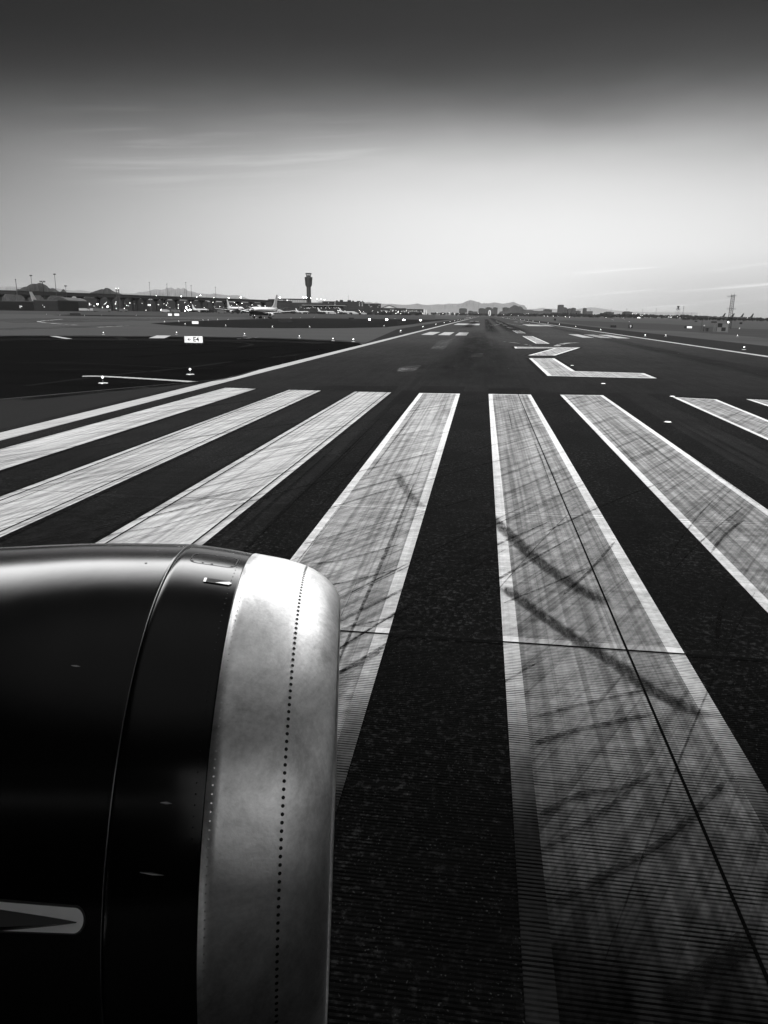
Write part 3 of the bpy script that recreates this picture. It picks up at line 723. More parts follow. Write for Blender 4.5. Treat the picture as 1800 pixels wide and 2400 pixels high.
_b = bmesh.new(); _b.from_mesh(fuso.data); bmesh.ops.remove_doubles(_b, verts=_b.verts[:], dist=.001); bmesh.ops.recalc_face_normals(_b, faces=_b.faces[:])
for _f in _b.faces: _f.smooth = True
_b.to_mesh(fuso.data); _b.free()
def wp(y, x, z): return FRONT+E1h*y+A2*x+Vector((0, 0, z-FRONT.z))
py = MB(); pl_ = []
for (x, z) in ((-1.6, 2.52), (-3.0, 2.72), (-5.2, 2.66), (-5.2, 2.2), (-3.0, 2.2)): pl_ += [wp(-.16, x, z), wp(.16, x, z)]
py.add(pl_, [(0, 2, 4, 6, 8), (9, 7, 5, 3, 1)]+[(2*i+1, 2*i+3, 2*i+2, 2*i) for i in range(4)]+[(1, 0, 8, 9)])
own_part(py, 'pylon', [cowlm])

# ------------------------------------------------------------------ near airfield furniture
whitep = plain('white painted metal', .5, .5); greym = plain('grey painted metal', .07, .55); blackm = plain('black sign panel', .006, .6, .2)
darkm = plain('dark steel', .012, .55); midm = plain('weathered steel', .03, .6); concm = plain('apron concrete', .06, .8)
lamp_hot = glow('edge lamp glow', 6); lamp_mid = glow('field lamp glow', 3); lamp_flood = glow('floodlight glow', 30); lamp_papi = glow('approach lamp glow', 45)
faceg = glow('lit sign face', .55)
# elevated edge lights
def make_light(lens, label, group, big=1.0):
    t = thing('edge_light', label, 'light', group=group)
    MB().lathe([(.26, 0), (.26, .02), (.22, .035), (.05, .045), (.03, .05)], 20).build('base_plate', plain('galvanised plate', .45, .4, metal=.7), t)
    MB().tube([(0, 0, .04), (0, 0, .24)], [.022, .018], 8).build('stem', greym, t)
    b = MB(); b.lathe([(.03, .235), (.055, .25), (.055, .275), (.03, .28)], 14); b.build('lamp_housing', darkm, t)
    MB().lathe([(.03, .28), (.055*big, .30), (.06*big, .335), (.045*big, .375), (.008, .39)], 14).build('lamp', lens, t)
    return t
pl = make_light(lamp_mid, 'short edge light on a round plate in the dark infield, nearer the E4 sign', 'edge lights in the dark infield')
def seat(px, py): g = G(px, py); return (g.x, g.y, .014)
pl.location = seat(446, 878.5)
dup(pl, seat(241.6, 899), 0, 'short edge light on a round plate in front of the painted line, farther left')
pr = make_light(lamp_hot, 'bright low edge light in the row beside the left white edge line', 'edge lights along the left runway edge', 1.15)
prr = None; first = True
for k in range(22):
    y = 66.6+61*k
    if first: pr.location = (-25.7, y, .01); first = False
    else: dup(pr, (-25.7, y, .01))
first = True
for k in range(24):
    y = 64.5+61*k
    o_ = dup(pr, (25.7, y, .01), 0, 'bright low edge light in the row beside the right white edge line', 'edge lights along the right runway edge')
tl = make_light(lamp_mid, 'small taxiway edge light rimming the dark infield islands on the left', 'taxiway edge lights on the left', 1.1)
pts = [(242.6, 784.6), (414, 783.7), (573.5, 787), (701.6, 792.5), (780.5, 799), (434, 761), (529, 765), (638.5, 768), (725.7, 768), (385.5, 756), (419, 754.4), (476, 751.6), (488, 751), (510, 750), (534.5, 749), (109, 737.7), (141, 739), (155, 736), (238, 739.5), (319, 740.5), (682.4, 746), (703, 746), (735.5, 745.3), (771, 745), (806.6, 745), (838.5, 745), (198, 741), (600, 746), (620, 746.5), (900, 765), (926, 748)]
for i, p in enumerate(pts):
    g = G(*p); loc = (g.x, g.y, .014)
    if i == 0: tl.location = loc
    else: dup(tl, loc)
tr = dup(tl, (0, 0, 0), 0, 'small field light standing in the infield right of the runway', 'field lights on the right')
for i, p in enumerate([(1434, 749.5), (1438, 750.5), (1463, 750), (1298, 746), (1366, 746.5), (1325, 745), (1733, 771.5), (1560, 789), (1728, 789.5), (1475, 755)]):
    g = G(*p); loc = (g.x, g.y, .014)
    if i == 0: tr.location = loc
    else: dup(tr, loc)
# flush lights set in the paving on the centreline, seen as bright slots
fl = thing('flush_light', 'flush centreline light, a bright slot in the dark paving between the two middle stripes', 'light', group='flush lights in the runway')
MB().lathe([(.15, 0), (.15, .006), (.12, .012)], 18).build('rim', plain('flush rim', .3, .4, metal=.6), fl)
MB().lathe([(.11, .012), (.10, .022), (.02, .025)], 18).build('lens', glow('flush lens glow', 1.3), fl)
g = G(1565, 991); fl.location = (g.x, g.y, .028)
for px, py, lab in ((1414, 900.5, 'flush light, a small bright slot between the letter L and the stripes'), (1341, 857.5, 'flush light, a small bright slot beside the letter L stem'), (1576, 930.8, 'flush light just above the corner of the right-hand stripe')):
    g = G(px, py); dup(fl, (g.x, g.y, .030), 0, lab)
# E4 taxiway sign
def sign_box(t, w, h, d, z0, face, frame, legs):
    MB().box((-w/2, -d/2, z0), (w/2, d/2, z0+h)).build('cabinet', frame, t)
    if face: MB().box((-w/2+.06, -d/2-.012, z0+.05), (w/2-.10, -d/2-.002, z0+h-.05)).build('face', face, t)
    for i in range(legs):
        x = -w/2+w*(i+.5)/legs; MB().box((x-.03, -.03, 0), (x+.03, .03, z0)).build('leg', darkm, t)
def yaw_to(p): return math.atan2(-(p[0]-CAM.x), p[1]-CAM.y)
g = G(455, 808)
es = thing('taxiway_sign', 'lit taxiway sign reading E4 with a left arrow in the dark infield', 'sign', (g.x, g.y, .014), yaw_to(g)-.12)
def e4face():
    m, t, b, o = newmat('lit E4 face'); q = NT(t); P = q.obj(); X, Y, Z = q.xyz(P)
    b.inputs['Base Color'].default_value = (.50, .50, .50, 1); b.inputs['Emission Color'].default_value = (1, 1, 1, 1)
    t.links.new(q.m('ADD', .05, q.m('MULTIPLY', q.m('MULTIPLY', q.sm(X, -1.15, -.1), q.sm(q.m('ABSOLUTE', q.m('SUBTRACT', Z, .62)), .55, .1)), .42)), b.inputs['Emission Strength']); return m
sign_box(es, 2.25, .86, .30, .17, e4face(), blackm, 4)
lt = bpy.data.objects.new('lettering', text_mesh('E4', .70)); COL.objects.link(lt); lt.data.materials.append(blackm); lt.parent = es; lt.rotation_euler = (R(90), 0, 0); lt.location = (.27, -.17, .60)
ar = MB(); zc = .60
ar.box((-.62, -.172, zc-.035), (-.28, -.164, zc+.035))
ar.poly([(-.72, -.170, zc), (-.52, -.170, zc+.17), (-.44, -.170, zc+.17), (-.60, -.170, zc), (-.44, -.170, zc-.17), (-.52, -.170, zc-.17)][::-1])
ar.build('arrow', blackm, es)
# other signs: dark backs and lit faces
def sign(px0, px1, pyt, pyb, lit, label, legs=2, split=False, text=None):
    g = G((px0+px1)/2, pyb); d = (g-CAM).dot(fw); k = ppm(d); w = (px1-px0)/k; h = (pyb-pyt)/k
    t = thing('airfield_sign', label, 'sign', (g.x, g.y, .014), yaw_to(g), None)
    if split:
        MB().box((-w/2, -.15, .1*h), (-w*.18, .15, h)).build('dark_panel', blackm, t); MB().box((-w*.17, -.15, .1*h), (w/2, .15, h)).build('cabinet', blackm, t)
        MB().box((-w*.15, -.165, .16*h), (w/2-.05, -.152, .94*h)).build('face', faceg, t)
    else: sign_box(t, w, h*.88, .3, h*.12, faceg if lit else None, blackm, legs)
    if lit and not split: pass
    if split:
        for x in (-w*.3, w*.3): MB().box((x-.04, -.04, 0), (x+.04, .04, .12*h)).build('leg', darkm, t)
    if text:
        me = text_mesh(text, h*.80); o = bpy.data.objects.new('lettering', me); COL.objects.link(o); me.materials.append(plain('reflective white', .4, .5)); o.parent = t; o.rotation_euler = (R(90), 0, 0); o.location = (0, -.165, h*.55)
    return t
sign(653, 683.4, 749, 755.6, False, 'long black sign seen from behind, right of the taxiing airliner', 3)
sign(931, 943, 753.6, 759.6, False, 'black sign beside the row of four bright approach lamps')
sign(817.5, 829.5, 744.6, 749, False, 'small black sign in the infield left of the bright approach lamps')
sign(450, 465.8, 753, 760.4, True, 'white lit sign at the tip of the far dark island')
sign(394, 403, 735, 741, True, 'left one of a pair of white lit signs before the apron')
sign(409, 420, 735, 741, True, 'right one of a pair of white lit signs before the apron')
sign(165, 188, 734.4, 741, True, 'sign half dark half lit on the far left taxiway edge', split=True) if False else sign(165, 188, 734.2, 741, False, 'black sign on the far left taxiway edge', 3)
sign(543, 556, 736, 741.2, True, 'white lit sign left of the taxiing airliner')
sign(559, 573, 736, 741.2, True, 'white lit sign nearest the nose of the taxiing airliner')
sign(778, 791, 738.2, 742.6, True, 'white lit sign below the parking structure, first of three')
sign(795, 805, 738.4, 742.6, False, 'dark sign below the parking structure, between lit signs')
sign(941.6, 950, 742.2, 745.6, False, 'small black sign, left of two above the approach lamps')
sign(963, 970, 740.6, 744, False, 'small black sign, right of two above the approach lamps')
sign(1298, 1303, 746.6, 752, False, 'small dark sign right of the aiming bar')
sign(1430.5, 1444, 762.3, 768.4, False, 'black sign left of the number 9 board')
sign(1472.6, 1482.4, 761.2, 770.4, False, 'square black board with a white number 9', text='9')
sign(1604, 1621, 764.6, 770, False, 'sign with a dark end and a white lit face near the equipment shelter', split=True)
sign(1628, 1634, 752, 754.8, False, 'tiny black sign in the light band right of the far pole')
sign(1733, 1739, 755.5, 760.2, False, 'small black sign at the far right edge of the infield')
# four approach lamps in a row
pp = thing('approach_lamp', 'approach path lamp unit, third in the row of four very bright lamps', 'lamp', group='row of four approach lamps')
b = MB(); b.box((-.6, -.45, .35), (.6, .45, .8)); b.build('housing', greym, pp)
MB().box((-.5, -.47, .42), (.5, -.452, .74)).build('lens', lamp_papi, pp)
for x in (-.45, .45): MB().box((x-.04, -.04, 0), (x+.04, .04, .35)).build('leg', darkm, pp)
for i, (px, py, lab) in enumerate(((946, 752, None), (866, 751, 'approach path lamp unit, leftmost in the row of four very bright lamps'), (906, 751.6, 'approach path lamp unit, second from left in the row of four'), (985.5, 753, 'approach path lamp unit, rightmost of the four and nearest the runway'))):
    g = G(px, py); loc = (g.x, g.y, .014)
    if i == 0: pp.location = loc; pp.rotation_euler = (0, 0, yaw_to(g))
    else: dup(pp, loc, yaw_to(g), lab)

# ------------------------------------------------------------------ equipment shelter and antenna mast on the right
g = G(1680, 778.5); SH = Vector((g.x, g.y, .014)); ry = yaw_to(g); dS = (SH-CAM).dot(fw); kS = 1/ppm(dS)
def rel(px): return (px-1680)*kS
sh = thing('equipment_shelter', 'equipment shelter with dark doors and a flat canopy below the lattice mast', 'shelter', SH, ry)
MB().box((rel(1680), -1.2, .2), (rel(1703), 1.2, 2.55)).build('cabinet', plain('shelter panel', .07, .6), sh)
MB().box((rel(1689), -1.26, .35), (rel(1698), -1.203, 1.35)).build('door', blackm, sh); MB().box((rel(1680.5), -1.26, 1.4), (rel(1690), -1.203, 2.45)).build('grille', blackm, sh)
MB().box((rel(1679.5), -1.35, 2.56), (rel(1703.5), 1.35, 2.66)).build('roof', greym, sh)
b = MB(); b.box((rel(1671.5), -.9, 0), (rel(1674), .5, 2.6)); b.box((rel(1675.4), -.9, 0), (rel(1677), .5, 2.6)); b.build('canopy_post', plain('shelter post', .05, .6), sh)
MB().box((rel(1665), -1.0, 2.62), (rel(1677.5), .9, 2.98)).build('canopy', blackm, sh)
MB().box((rel(1678.8), -1.3, 0), (rel(1704), 1.3, .2)).build('plinth', concm, sh)
MB().lathe([(.16, 2.66), (.2, 2.8), (.14, 3.0), (.02, 3.06)], 12, c=(rel(1701.5), -.6, 0)).build('lamp', lamp_hot, sh)
def g_at(px, py): a = G(px, py); return (a.x, a.y, .014)
cb = thing('equipment_cabinet', 'low dark cabinet left of the canopy of the equipment shelter', 'cabinet', g_at(1656, 777.6), ry)
MB().box((-.42, -.4, .06), (.42, .4, 1.1)).build('body', plain('dark cabinet paint', .02, .6), cb); MB().box((-.46, -.44, 1.1), (.46, .44, 1.16)).build('lid', darkm, cb); MB().box((-.5, -.5, 0), (.5, .5, .06)).build('plinth', concm, cb)
cb = thing('obstruction_light', 'short dark post with a round lamp head left of the dark cabinet', 'light', g_at(1649, 777), ry)
MB().tube([(0, 0, 0), (0, 0, 1.5)], .14, 10).build('post', darkm, cb); MB().lathe([(.05, 1.5), (.2, 1.56), (.22, 1.7), (.12, 1.86), (.02, 1.9)], 12).build('lamp', plain('lamp glass', .4, .2), cb)
pw = thing('post', 'thin dark pole leaning slightly left of the equipment shelter', 'pole', g_at(1642.5, 777), ry)
MB().tube([(0, 0, 0), (.08, 0, 3.5)], [.07, .05], 8).build('shaft', darkm, pw); MB().box((-.14, -.14, 0), (.14, .14, .06)).build('base', darkm, pw)
g = G(1708, 771); LM = Vector((g.x, g.y, 0)); dL = (LM-CAM).dot(fw); HL = zat(1716, 691, dL)
lm_ = thing('lattice_mast', 'tall lattice antenna mast leaning over the equipment shelter on the right', 'mast', (LM.x, LM.y, .014), yaw_to(LM))
b = MB(); hw_ = .66; kk = 1/ppm(dL)
for sx in (-1, 1):
    for sy in (-1, 1): b.tube([(sx*hw_, sy*hw_, 0), (sx*hw_*.85, sy*hw_*.85, HL)], .11, 6)
n = 15
for i in range(n):
    z0, z1 = HL*i/n, HL*(i+1)/n; h0 = hw_*(1-.15*i/n); h1 = hw_*(1-.15*(i+1)/n)
    for sy in (-1, 1):
        b.tube([(-h0, sy*h0, z0), (h1, sy*h1, z1)], .042, 5); b.tube([(h0, sy*h0, z0), (-h0, sy*h0, z0)], .040, 5)
    for sx in (-1, 1): b.tube([(sx*h0, -h0, z0), (sx*h1, h1, z1)], .042, 5)
b.build('lattice', blackm, lm_)
b = MB(); 
for sx in (-.14, .14): b.tube([(sx, -.3, 0), (sx, -.3, HL)], .03, 5)
for i in range(34): b.tube([(-.14, -.3, HL*(i+.5)/34), (.14, -.3, HL*(i+.5)/34)], .022, 5)
b.build('ladder', blackm, lm_)
for zf, ww, off in ((.93, 1.1, -.9), (.58, 1.5, 0)):
    b = MB(); z = HL*zf
    b.tube([(off-ww, -.6, z), (off+ww, -.6, z)], .045, 6); b.tube([(off-ww, -.6, z+.35), (off+ww, -.6, z+.35)], .03, 6)
    for i in range(7): x = off-ww+2*ww*i/6; b.tube([(x, -.6, z-.12), (x, -.6, z+.45)], .024, 5)
    b.build('antenna_array', blackm, lm_)
b = MB(); b.tube([(-1.0, 0, HL-.35), (1.3, 0, HL-.35)], .04, 6); b.tube([(-.5, 0, HL), (-.5, 0, HL+.45)], .02, 5); b.tube([(.35, 0, HL), (.35, 0, HL+.6)], .02, 5); b.build('top_bar', blackm, lm_)
MB().box((-.7, -.7, 0), (.7, .7, .15)).build('footing', concm, lm_)

# ------------------------------------------------------------------ raised apron and terminal area on the left
AP = 2.0
b = MB(); a0 = [foot(x, 540) for x in (-700, 1020)]; a1 = [foot(x, 630, AP) for x in (-700, 1020)]; a2 = [foot(x, 3200, AP) for x in (-700, 1020)]
b.add([a0[0], a0[1], a1[1], a1[0], a2[1], a2[0]], [(0, 1, 2, 3), (3, 2, 4, 5)]); b.v = [(x, y, z+.03) for x, y, z in b.v]; struct(b.build('apron', pavement('apron concrete sheet', .055, .8, .15, amt=.5, streak=.1, patch=(.01, .02))))
def bface(px, d): return foot(px, d, AP)
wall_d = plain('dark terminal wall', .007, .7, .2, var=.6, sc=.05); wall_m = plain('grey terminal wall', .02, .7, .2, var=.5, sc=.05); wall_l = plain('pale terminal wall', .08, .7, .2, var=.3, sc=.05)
roof_l = plain('pale roof', .16, .6, var=.3, sc=.05); winlit = glow('lit window', .45); windim = glow('dim window', .08)
def building(name, label, px0, px1, pyt, d, depth, wall, roof=None, wins=(), cat='building', zb=AP, over=0.0, winmat=None):
    """box building facing the runway; wins = list of (px0, px1, py_top, py_bottom, material)"""
    a, c = foot(px0, d, zb), foot(px1, d, zb); mid = (a+c)/2; w = (c-a).length; ang = math.atan2((c-a).y, (c-a).x); h = zat((px0+px1)/2, pyt, d)-zb
    t = thing(name, label, cat, mid, ang); k = w/(px1-px0)
    MB().box((-w/2, 0, 0), (w/2, depth, h-.8)).build('wall', wall, t)
    MB().box((-w/2-over, -over, h-.8), (w/2+over, depth+over, h)).build('roof', roof or wall, t)
    for (x0, x1, y0, y1, m) in wins:
        z0, z1 = zat((x0+x1)/2, y1, d)-zb, zat((x0+x1)/2, y0, d)-zb
        MB().box(((x0-(px0+px1)/2)*k, -.25, max(z0, .3)), ((x1-(px0+px1)/2)*k, .1, min(z1, h-.9))).build('window', m, t)
    return t, w, h, k
# ------------------------------------------------------------------ airliners
def make_airliner(label, group, top, belly, tailm, sc=1.0):
    t = thing('airliner', label, 'airliner', group=group, scale=sc)
    prof = [(18.6, .10, 3.15), (18.3, .55, 3.2), (17.6, 1.0, 3.3), (16.4, 1.45, 3.42), (14.5, 1.80, 3.5), (12.5, 1.95, 3.55), (-8, 1.95, 3.55), (-11, 1.75, 3.75), (-14, 1.3, 4.15), (-17, .7, 4.6), (-18.6, .25, 4.8)]
    K = 28; b = MB(); vs = []
    for x, r, z in prof:
        for k in range(K):
            th = 2*math.pi*k/K; vs.append((x, r*math.sin(th), z+r*1.04*math.cos(th)))
    fs = []
    for i in range(len(prof)-1):
        for k in range(K):
            th = 2*math.pi*(k+.5)/K; m = 1 if math.cos(th) < (-.05 if i > 5 else (.15 if i > 3 else .3+.3*(3-i))) else 0
            b.add([vs[j] for j in (i*K+k, i*K+(k+1) % K, (i+1)*K+(k+1) % K, (i+1)*K+k)], [(0, 1, 2, 3)], m, False)
    f = b.build('fuselage', [top, belly], t)
    bm_ = bmesh.new(); bm_.from_mesh(f.data); bmesh.ops.remove_doubles(bm_, verts=bm_.verts[:], dist=.001); bmesh.ops.recalc_face_normals(bm_, faces=bm_.faces[:])
    for fc in bm_.faces: fc.smooth = True
    bm_.to_mesh(f.data); bm_.free()
    b = MB(); b.add([(16.75, -.95, 4.35), (17.25, -.35, 4.25), (17.25, .35, 4.25), (16.75, .95, 4.35), (16.3, .95, 4.85), (16.75, .3, 4.75), (16.75, -.3, 4.75), (16.3, -.95, 4.85)], [(0, 1, 6, 7), (1, 2, 5, 6), (2, 3, 4, 5)]); b.v = [(x+.12, y*1.05, z+.06) for x, y, z in b.v]
    b.build('cockpit_window', blackm, t)
    for s in (-1, 1):
        b = MB()
        ro = [(4.5, 2.55), (2.8, 2.85), (-2.6, 2.7), (2.6, 2.4)]; ti = [(-5.2, 4.05), (-5.6, 4.18), (-6.9, 4.12), (-5.7, 3.98)]; wl = [(-6.1, 6.2), (-6.3, 6.22), (-7.2, 6.2), (-6.4, 6.18)]
        vs = [(x, s*1.5, z) for x, z in ro]+[(x, s*16.2, z) for x, z in ti]+[(x, s*(16.9+.01*i), z) for i, (x, z) in enumerate(wl)]
        b.add(vs, [(i, (i+1) % 4, 4+(i+1) % 4, 4+i) for i in range(4)]+[(4+i, 4+(i+1) % 4, 8+(i+1) % 4, 8+i) for i in range(4)]+[(8, 9, 10, 11)])
        b.build('wing', top, t)
        b = MB(); P = [(5.6, .86, 1.75), (5.5, .98, 1.75), (4.6, 1.1, 1.75), (3.0, 1.08, 1.8), (1.6, .8, 1.9), (.6, .45, 1.95)]
        K2 = 18; vs = []; fs = []
        for x, r, z in P:
            for k in range(K2): th = 2*math.pi*k/K2; vs.append((x, s*5.2+r*math.sin(th), z+r*math.cos(th)))
        for i in range(len(P)-1):
            for k in range(K2): fs.append((i*K2+k, i*K2+(k+1) % K2, (i+1)*K2+(k+1) % K2, (i+1)*K2+k))
        b.add(vs, fs, 0, True); b.add(vs[:K2], [tuple(range(K2))], 1); b.add(vs[-K2:], [tuple(range(K2))], 1)
        b.box((.8, s*5.2-.15, 2.2), (4.2, s*5.2+.15, 3.0), 0)
        b.build('engine', [top if s > 0 else top, blackm], t)
        b = MB(); b.add([(-14.2, s*.5, 4.9), (-17.6, s*.4, 5.0), (-18.9, s*6.3, 5.5), (-17.5, s*6.4, 5.45), (-14.6, s*.5, 4.75), (-17.6, s*.4, 4.85)], [(0, 1, 2, 3), (4, 3, 2, 5), (0, 3, 4), (1, 5, 2)])
        b.build('stabilizer', top, t)
        b = MB(); b.tube([(-.8, s*2.6, .5), (-.8, s*2.6, 2.5)], .16, 8)
        for dx in (-.75, .75):
            for dy in (-.32, .32): b.tube([(-.8+dx, s*2.6+dy-.16, .55), (-.8+dx, s*2.6+dy+.16, .55)], .55, 14)
        b.build('main_gear', blackm, t)
    b = MB(); b.add([(-9.5, .14, 5.4), (-16.8, .14, 5.0), (-19.2, .05, 11.9), (-16.9, .05, 11.95), (-13.2, .12, 6.9), (-9.5, -.14, 5.4), (-16.8, -.14, 5.0), (-19.2, -.05, 11.9), (-16.9, -.05, 11.95), (-13.2, -.12, 6.9)],
                    [(0, 4, 3, 2, 1), (5, 6, 7, 8, 9), (0, 5, 9, 4), (4, 9, 8, 3), (3, 8, 7, 2), (2, 7, 6, 1)])
    b.build('tail_fin', tailm, t)
    b = MB(); b.tube([(13.2, 0, .4), (13.2, 0, 2.0)], .12, 8)
    for dy in (-.25, .25): b.tube([(13.2, dy-.12, .42), (13.2, dy+.12, .42)], .42, 14)
    b.build('nose_gear', blackm, t)
    MB().lathe([(.05, -.12), (.2, 0), (.05, .12)], 10, c=(12.95, 0, 1.5)).build('landing_light', lamp_hot, t)
    return t
skin = plain('white airliner paint', .42, .35, .5, coat=.4, var=.12); navy = plain('dark airliner belly paint', .006, .3, .5)
def heading(px, ax, ay):
    """world heading for a nose direction given as (rightward, toward the viewer)"""
    v = Vector((rt.x, rt.y, 0)).normalized()*ax-Vector((fw.x, fw.y, 0)).normalized()*ay
    return math.atan2(v.y, v.x)
pA = make_airliner('white airliner with black nose and belly taxiing on the far taxiway, nose towards the left', 'airliners on the ground', skin, navy, skin)
gA = foot(620, 455); pA.location = (gA.x, gA.y, .014); pA.rotation_euler = (0, 0, heading(0, -.22, .97)); pA.scale = (1.22,)*3
def park(src, px, d, ax, ay, sc, label, z=AP):
    p = foot(px, d, z); o = dup(src, (p.x, p.y, z+.03), heading(0, ax, ay), label); o.scale = (sc,)*3; return o
park(pA, 552, 720, .55, .83, 1.12, 'white airliner parked left of the taxiing one, only its dark nose and tall tail clear')
park(pA, 709, 1000, .85, .5, .62, 'small white jet with an upright tail, parked below the control tower')
park(pA, 636, 1100, .9, -.4, 1.0, 'distant parked airliner whose tail stands just left of the taxiing airliner fin')
park(pA, 470, 980, .8, .55, .85, 'distant white airliner parked under the guideway beside the bright floodlight')
park(pA, 120, 720, .25, -.97, 1.45, 'airliner behind the dark cargo building, only its white fin showing over the roof')
park(pA, 765, 1150, .9, .3, .8, 'white airliner at a gate under the pale concourse roof, first right of the tower')
park(pA, 815, 1200, .9, .3, .8, 'white airliner at a gate below the dark parking structure')
pD = make_airliner('dark parked airliner, rightmost of four whose fins rise over the tree belt', 'four airliners beyond the trees', plain('shaded airliner paint', .008, .5), navy, plain('dark fin paint', .006, .6))
for i, (px, lab) in enumerate(((1741, None), (1718, 'dark parked airliner, third from left of four whose fins rise over the tree belt'), (1696, 'dark parked airliner, second from left of four, its fin behind the lattice mast'), (1675, 'dark parked airliner, leftmost of four whose fins rise over the tree belt'))):
    p = foot(px+3, 1900); 
    if i == 0: pD.location = (p.x, p.y, 0.02); pD.rotation_euler = (0, 0, heading(0, -.96, .25)); pD.scale = (1.42,)*3
    else: o = dup(pD, (p.x, p.y, 0.02), heading(0, -.96, .25), lab); o.scale = (1.42,)*3
o = dup(pD, at(1343, 474, 12000), heading(0, -.5, .86), 'tiny dark aircraft flying high in the bright sky right of centre', 'aircraft in flight'); o.scale = (1.0,)*3
o = dup(pD, at(326.5, 535.5, 14500), heading(0, -.8, .5), 'tiny pale speck of an aircraft flying in the sky at left', 'aircraft in flight'); o.scale = (1.0,)*3
# ------------------------------------------------------------------ left buildings, hangars, terminal
building('cargo_building', 'long low dark cargo building at the far left edge of the apron', -190, 80, 703.5, 660, 45, plain('cargo wall', .005, .8, .1), plain('cargo roof', .02, .7), wins=((47, 49.5, 716, 722, windim), (86-36, 87-34, 717, 719, winlit)))
building('cargo_building', 'dark box-like cargo building with a plain grey front, right of the long low one', 80.5, 137, 702.6, 650, 45, plain('cargo front', .012, .75, .1), plain('cargo parapet', .03, .7), wins=((101.2, 102.2, 714.6, 716, winlit), (104, 106, 718.4, 720.4, winlit)))
hg, w, h, k = building('hangar', 'arched hangar with a tall bright doorway behind the cargo buildings', 122, 162, 704, 760, 50, wall_m, wall_m, wins=((145.6, 159.6, 702, 712.5, winlit),))
b = MB(); n = 14; vs = [(-w/2+w*i/n, 0, h+3.2*math.sin(math.pi*i/n)) for i in range(n+1)]+[(-w/2+w*i/n, 50, h+3.2*math.sin(math.pi*i/n)) for i in range(n+1)]
b.add(vs, [(i, i+1, n+2+i, n+1+i) for i in range(n)]+[tuple(range(n, -1, -1)), tuple(range(n+1, 2*n+2))]); b.build('vault', wall_m, hg)
rw = random.Random(11)
def lit_row(x0, x1, y0, y1, n, prob=.6):
    out = []
    for i in range(n):
        if rw.random() > prob: continue
        a = x0+(x1-x0)*(i+rw.random()*.5)/n; y = rw.uniform(y0, y1-1.2); out.append((a, a+rw.uniform(.8, 2.4), y, y+rw.uniform(.7, 1.8), winlit if rw.random() < .55 else windim))
    return out
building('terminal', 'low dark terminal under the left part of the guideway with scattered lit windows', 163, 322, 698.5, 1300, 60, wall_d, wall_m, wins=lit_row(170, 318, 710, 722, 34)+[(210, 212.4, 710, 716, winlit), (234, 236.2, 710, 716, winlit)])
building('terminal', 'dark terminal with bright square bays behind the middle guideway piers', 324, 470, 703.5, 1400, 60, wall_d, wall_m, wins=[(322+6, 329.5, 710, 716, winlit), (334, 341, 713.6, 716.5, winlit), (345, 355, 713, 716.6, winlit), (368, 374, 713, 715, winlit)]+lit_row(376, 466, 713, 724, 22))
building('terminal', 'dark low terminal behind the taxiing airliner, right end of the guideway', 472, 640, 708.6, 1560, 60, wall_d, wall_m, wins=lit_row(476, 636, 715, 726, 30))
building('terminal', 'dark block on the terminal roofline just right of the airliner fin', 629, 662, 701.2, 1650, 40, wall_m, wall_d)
th_, w, h, k = building('terminal_hall', 'glazed bright hall with a thin dark overhanging roof left of the control tower', 650, 720, 700.2, 1600, 50, wall_l, wall_d, wins=[(650.8, 664, 701.6, 709.5, plain('hall glazing', .22, .3))]+[(678+i*4.1, 681+i*4.1, 702+i*.1, 709, plain('hall glazing', .22, .3)) for i in range(10)]+[(672, 676, 702, 709.6, winlit)], over=3)
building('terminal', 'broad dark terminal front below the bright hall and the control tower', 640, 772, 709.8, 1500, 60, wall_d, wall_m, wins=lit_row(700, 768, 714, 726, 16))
building('concourse', 'concourse with a long pale roof running right from the control tower', 716, 802, 715.2, 1300, 40, wall_d, roof_l, wins=lit_row(718, 800, 718, 723, 26, .8), over=6)
building('stair_block', 'small pale block at the left end of the parking structure', 746.5, 755, 706.8, 1580, 25, roof_l)
pk, w, h, k = building('parking_structure', 'long dark multi-storey parking structure right of the control tower', 755, 852, 706.6, 1600, 70, wall_d, wall_d, wins=[(x, x+1.4, y, y+1, winlit) for x in (769.5, 784.5, 841.5, 848) for y in (709.5, 711.8, 714, 716.2)])
b = MB()
for x0, x1, hh in ((787, 791, 2.2), (796, 803, 3.2), (814, 822, 3.0), (825, 829, 2.0), (836, 844, 1.6), (848, 850, 1.6)): b.box(((x0-803.5)*k, 5, h), ((x1-803.5)*k, 20, h+hh))
b.build('stair_tower', wall_d, pk)
for i in range(4):
    z = h*(.28+.17*i); MB().box((-w/2, -.5, z), (w/2, -.02, z+1.0)).build('deck_rail', wall_m, pk)
building('terminal', 'dim terminal wing with a pale canopy right of the parking structure', 852, 892, 711.5, 1600, 50, wall_d, wall_m, wins=lit_row(854, 890, 714, 722, 12))
ah, w, h, k = building('arched_hall', 'low hall crowned by a dark arched roof with a bright gable', 888, 952, 722, 1700, 50, wall_d, wall_d, wins=lit_row(890, 950, 724, 731, 18))
b = MB(); n = 16; A0, A1 = (893-920)*k, (931-920)*k
up_, lo_ = [], []
for i in range(n+1):
    t = i/n; x = A0+(A1-A0)*t; z = 6.2*math.sin(math.pi*t)**1.3; up_.append((x, z)); lo_.append((x, max(0, z-1.6)))
vs = [(x, 2, h+z) for x, z in up_]+[(x, 2, h+z) for x, z in lo_]+[(x, 40, h+z) for x, z in up_]; m1 = n+1
b.add(vs, [(i, i+1, m1+i+1, m1+i) for i in range(n)]+[(i+1, i, 2*m1+i, 2*m1+i+1) for i in range(n)]); b.build('arched_roof', wall_d, ah)
MB().add([(A0+(A1-A0)*t, 3, h+z) for t, z in ((.28, .1), (.5, 4.4), (.72, .1))], [(0, 1, 2)]).build('gable_glass', windim, ah)
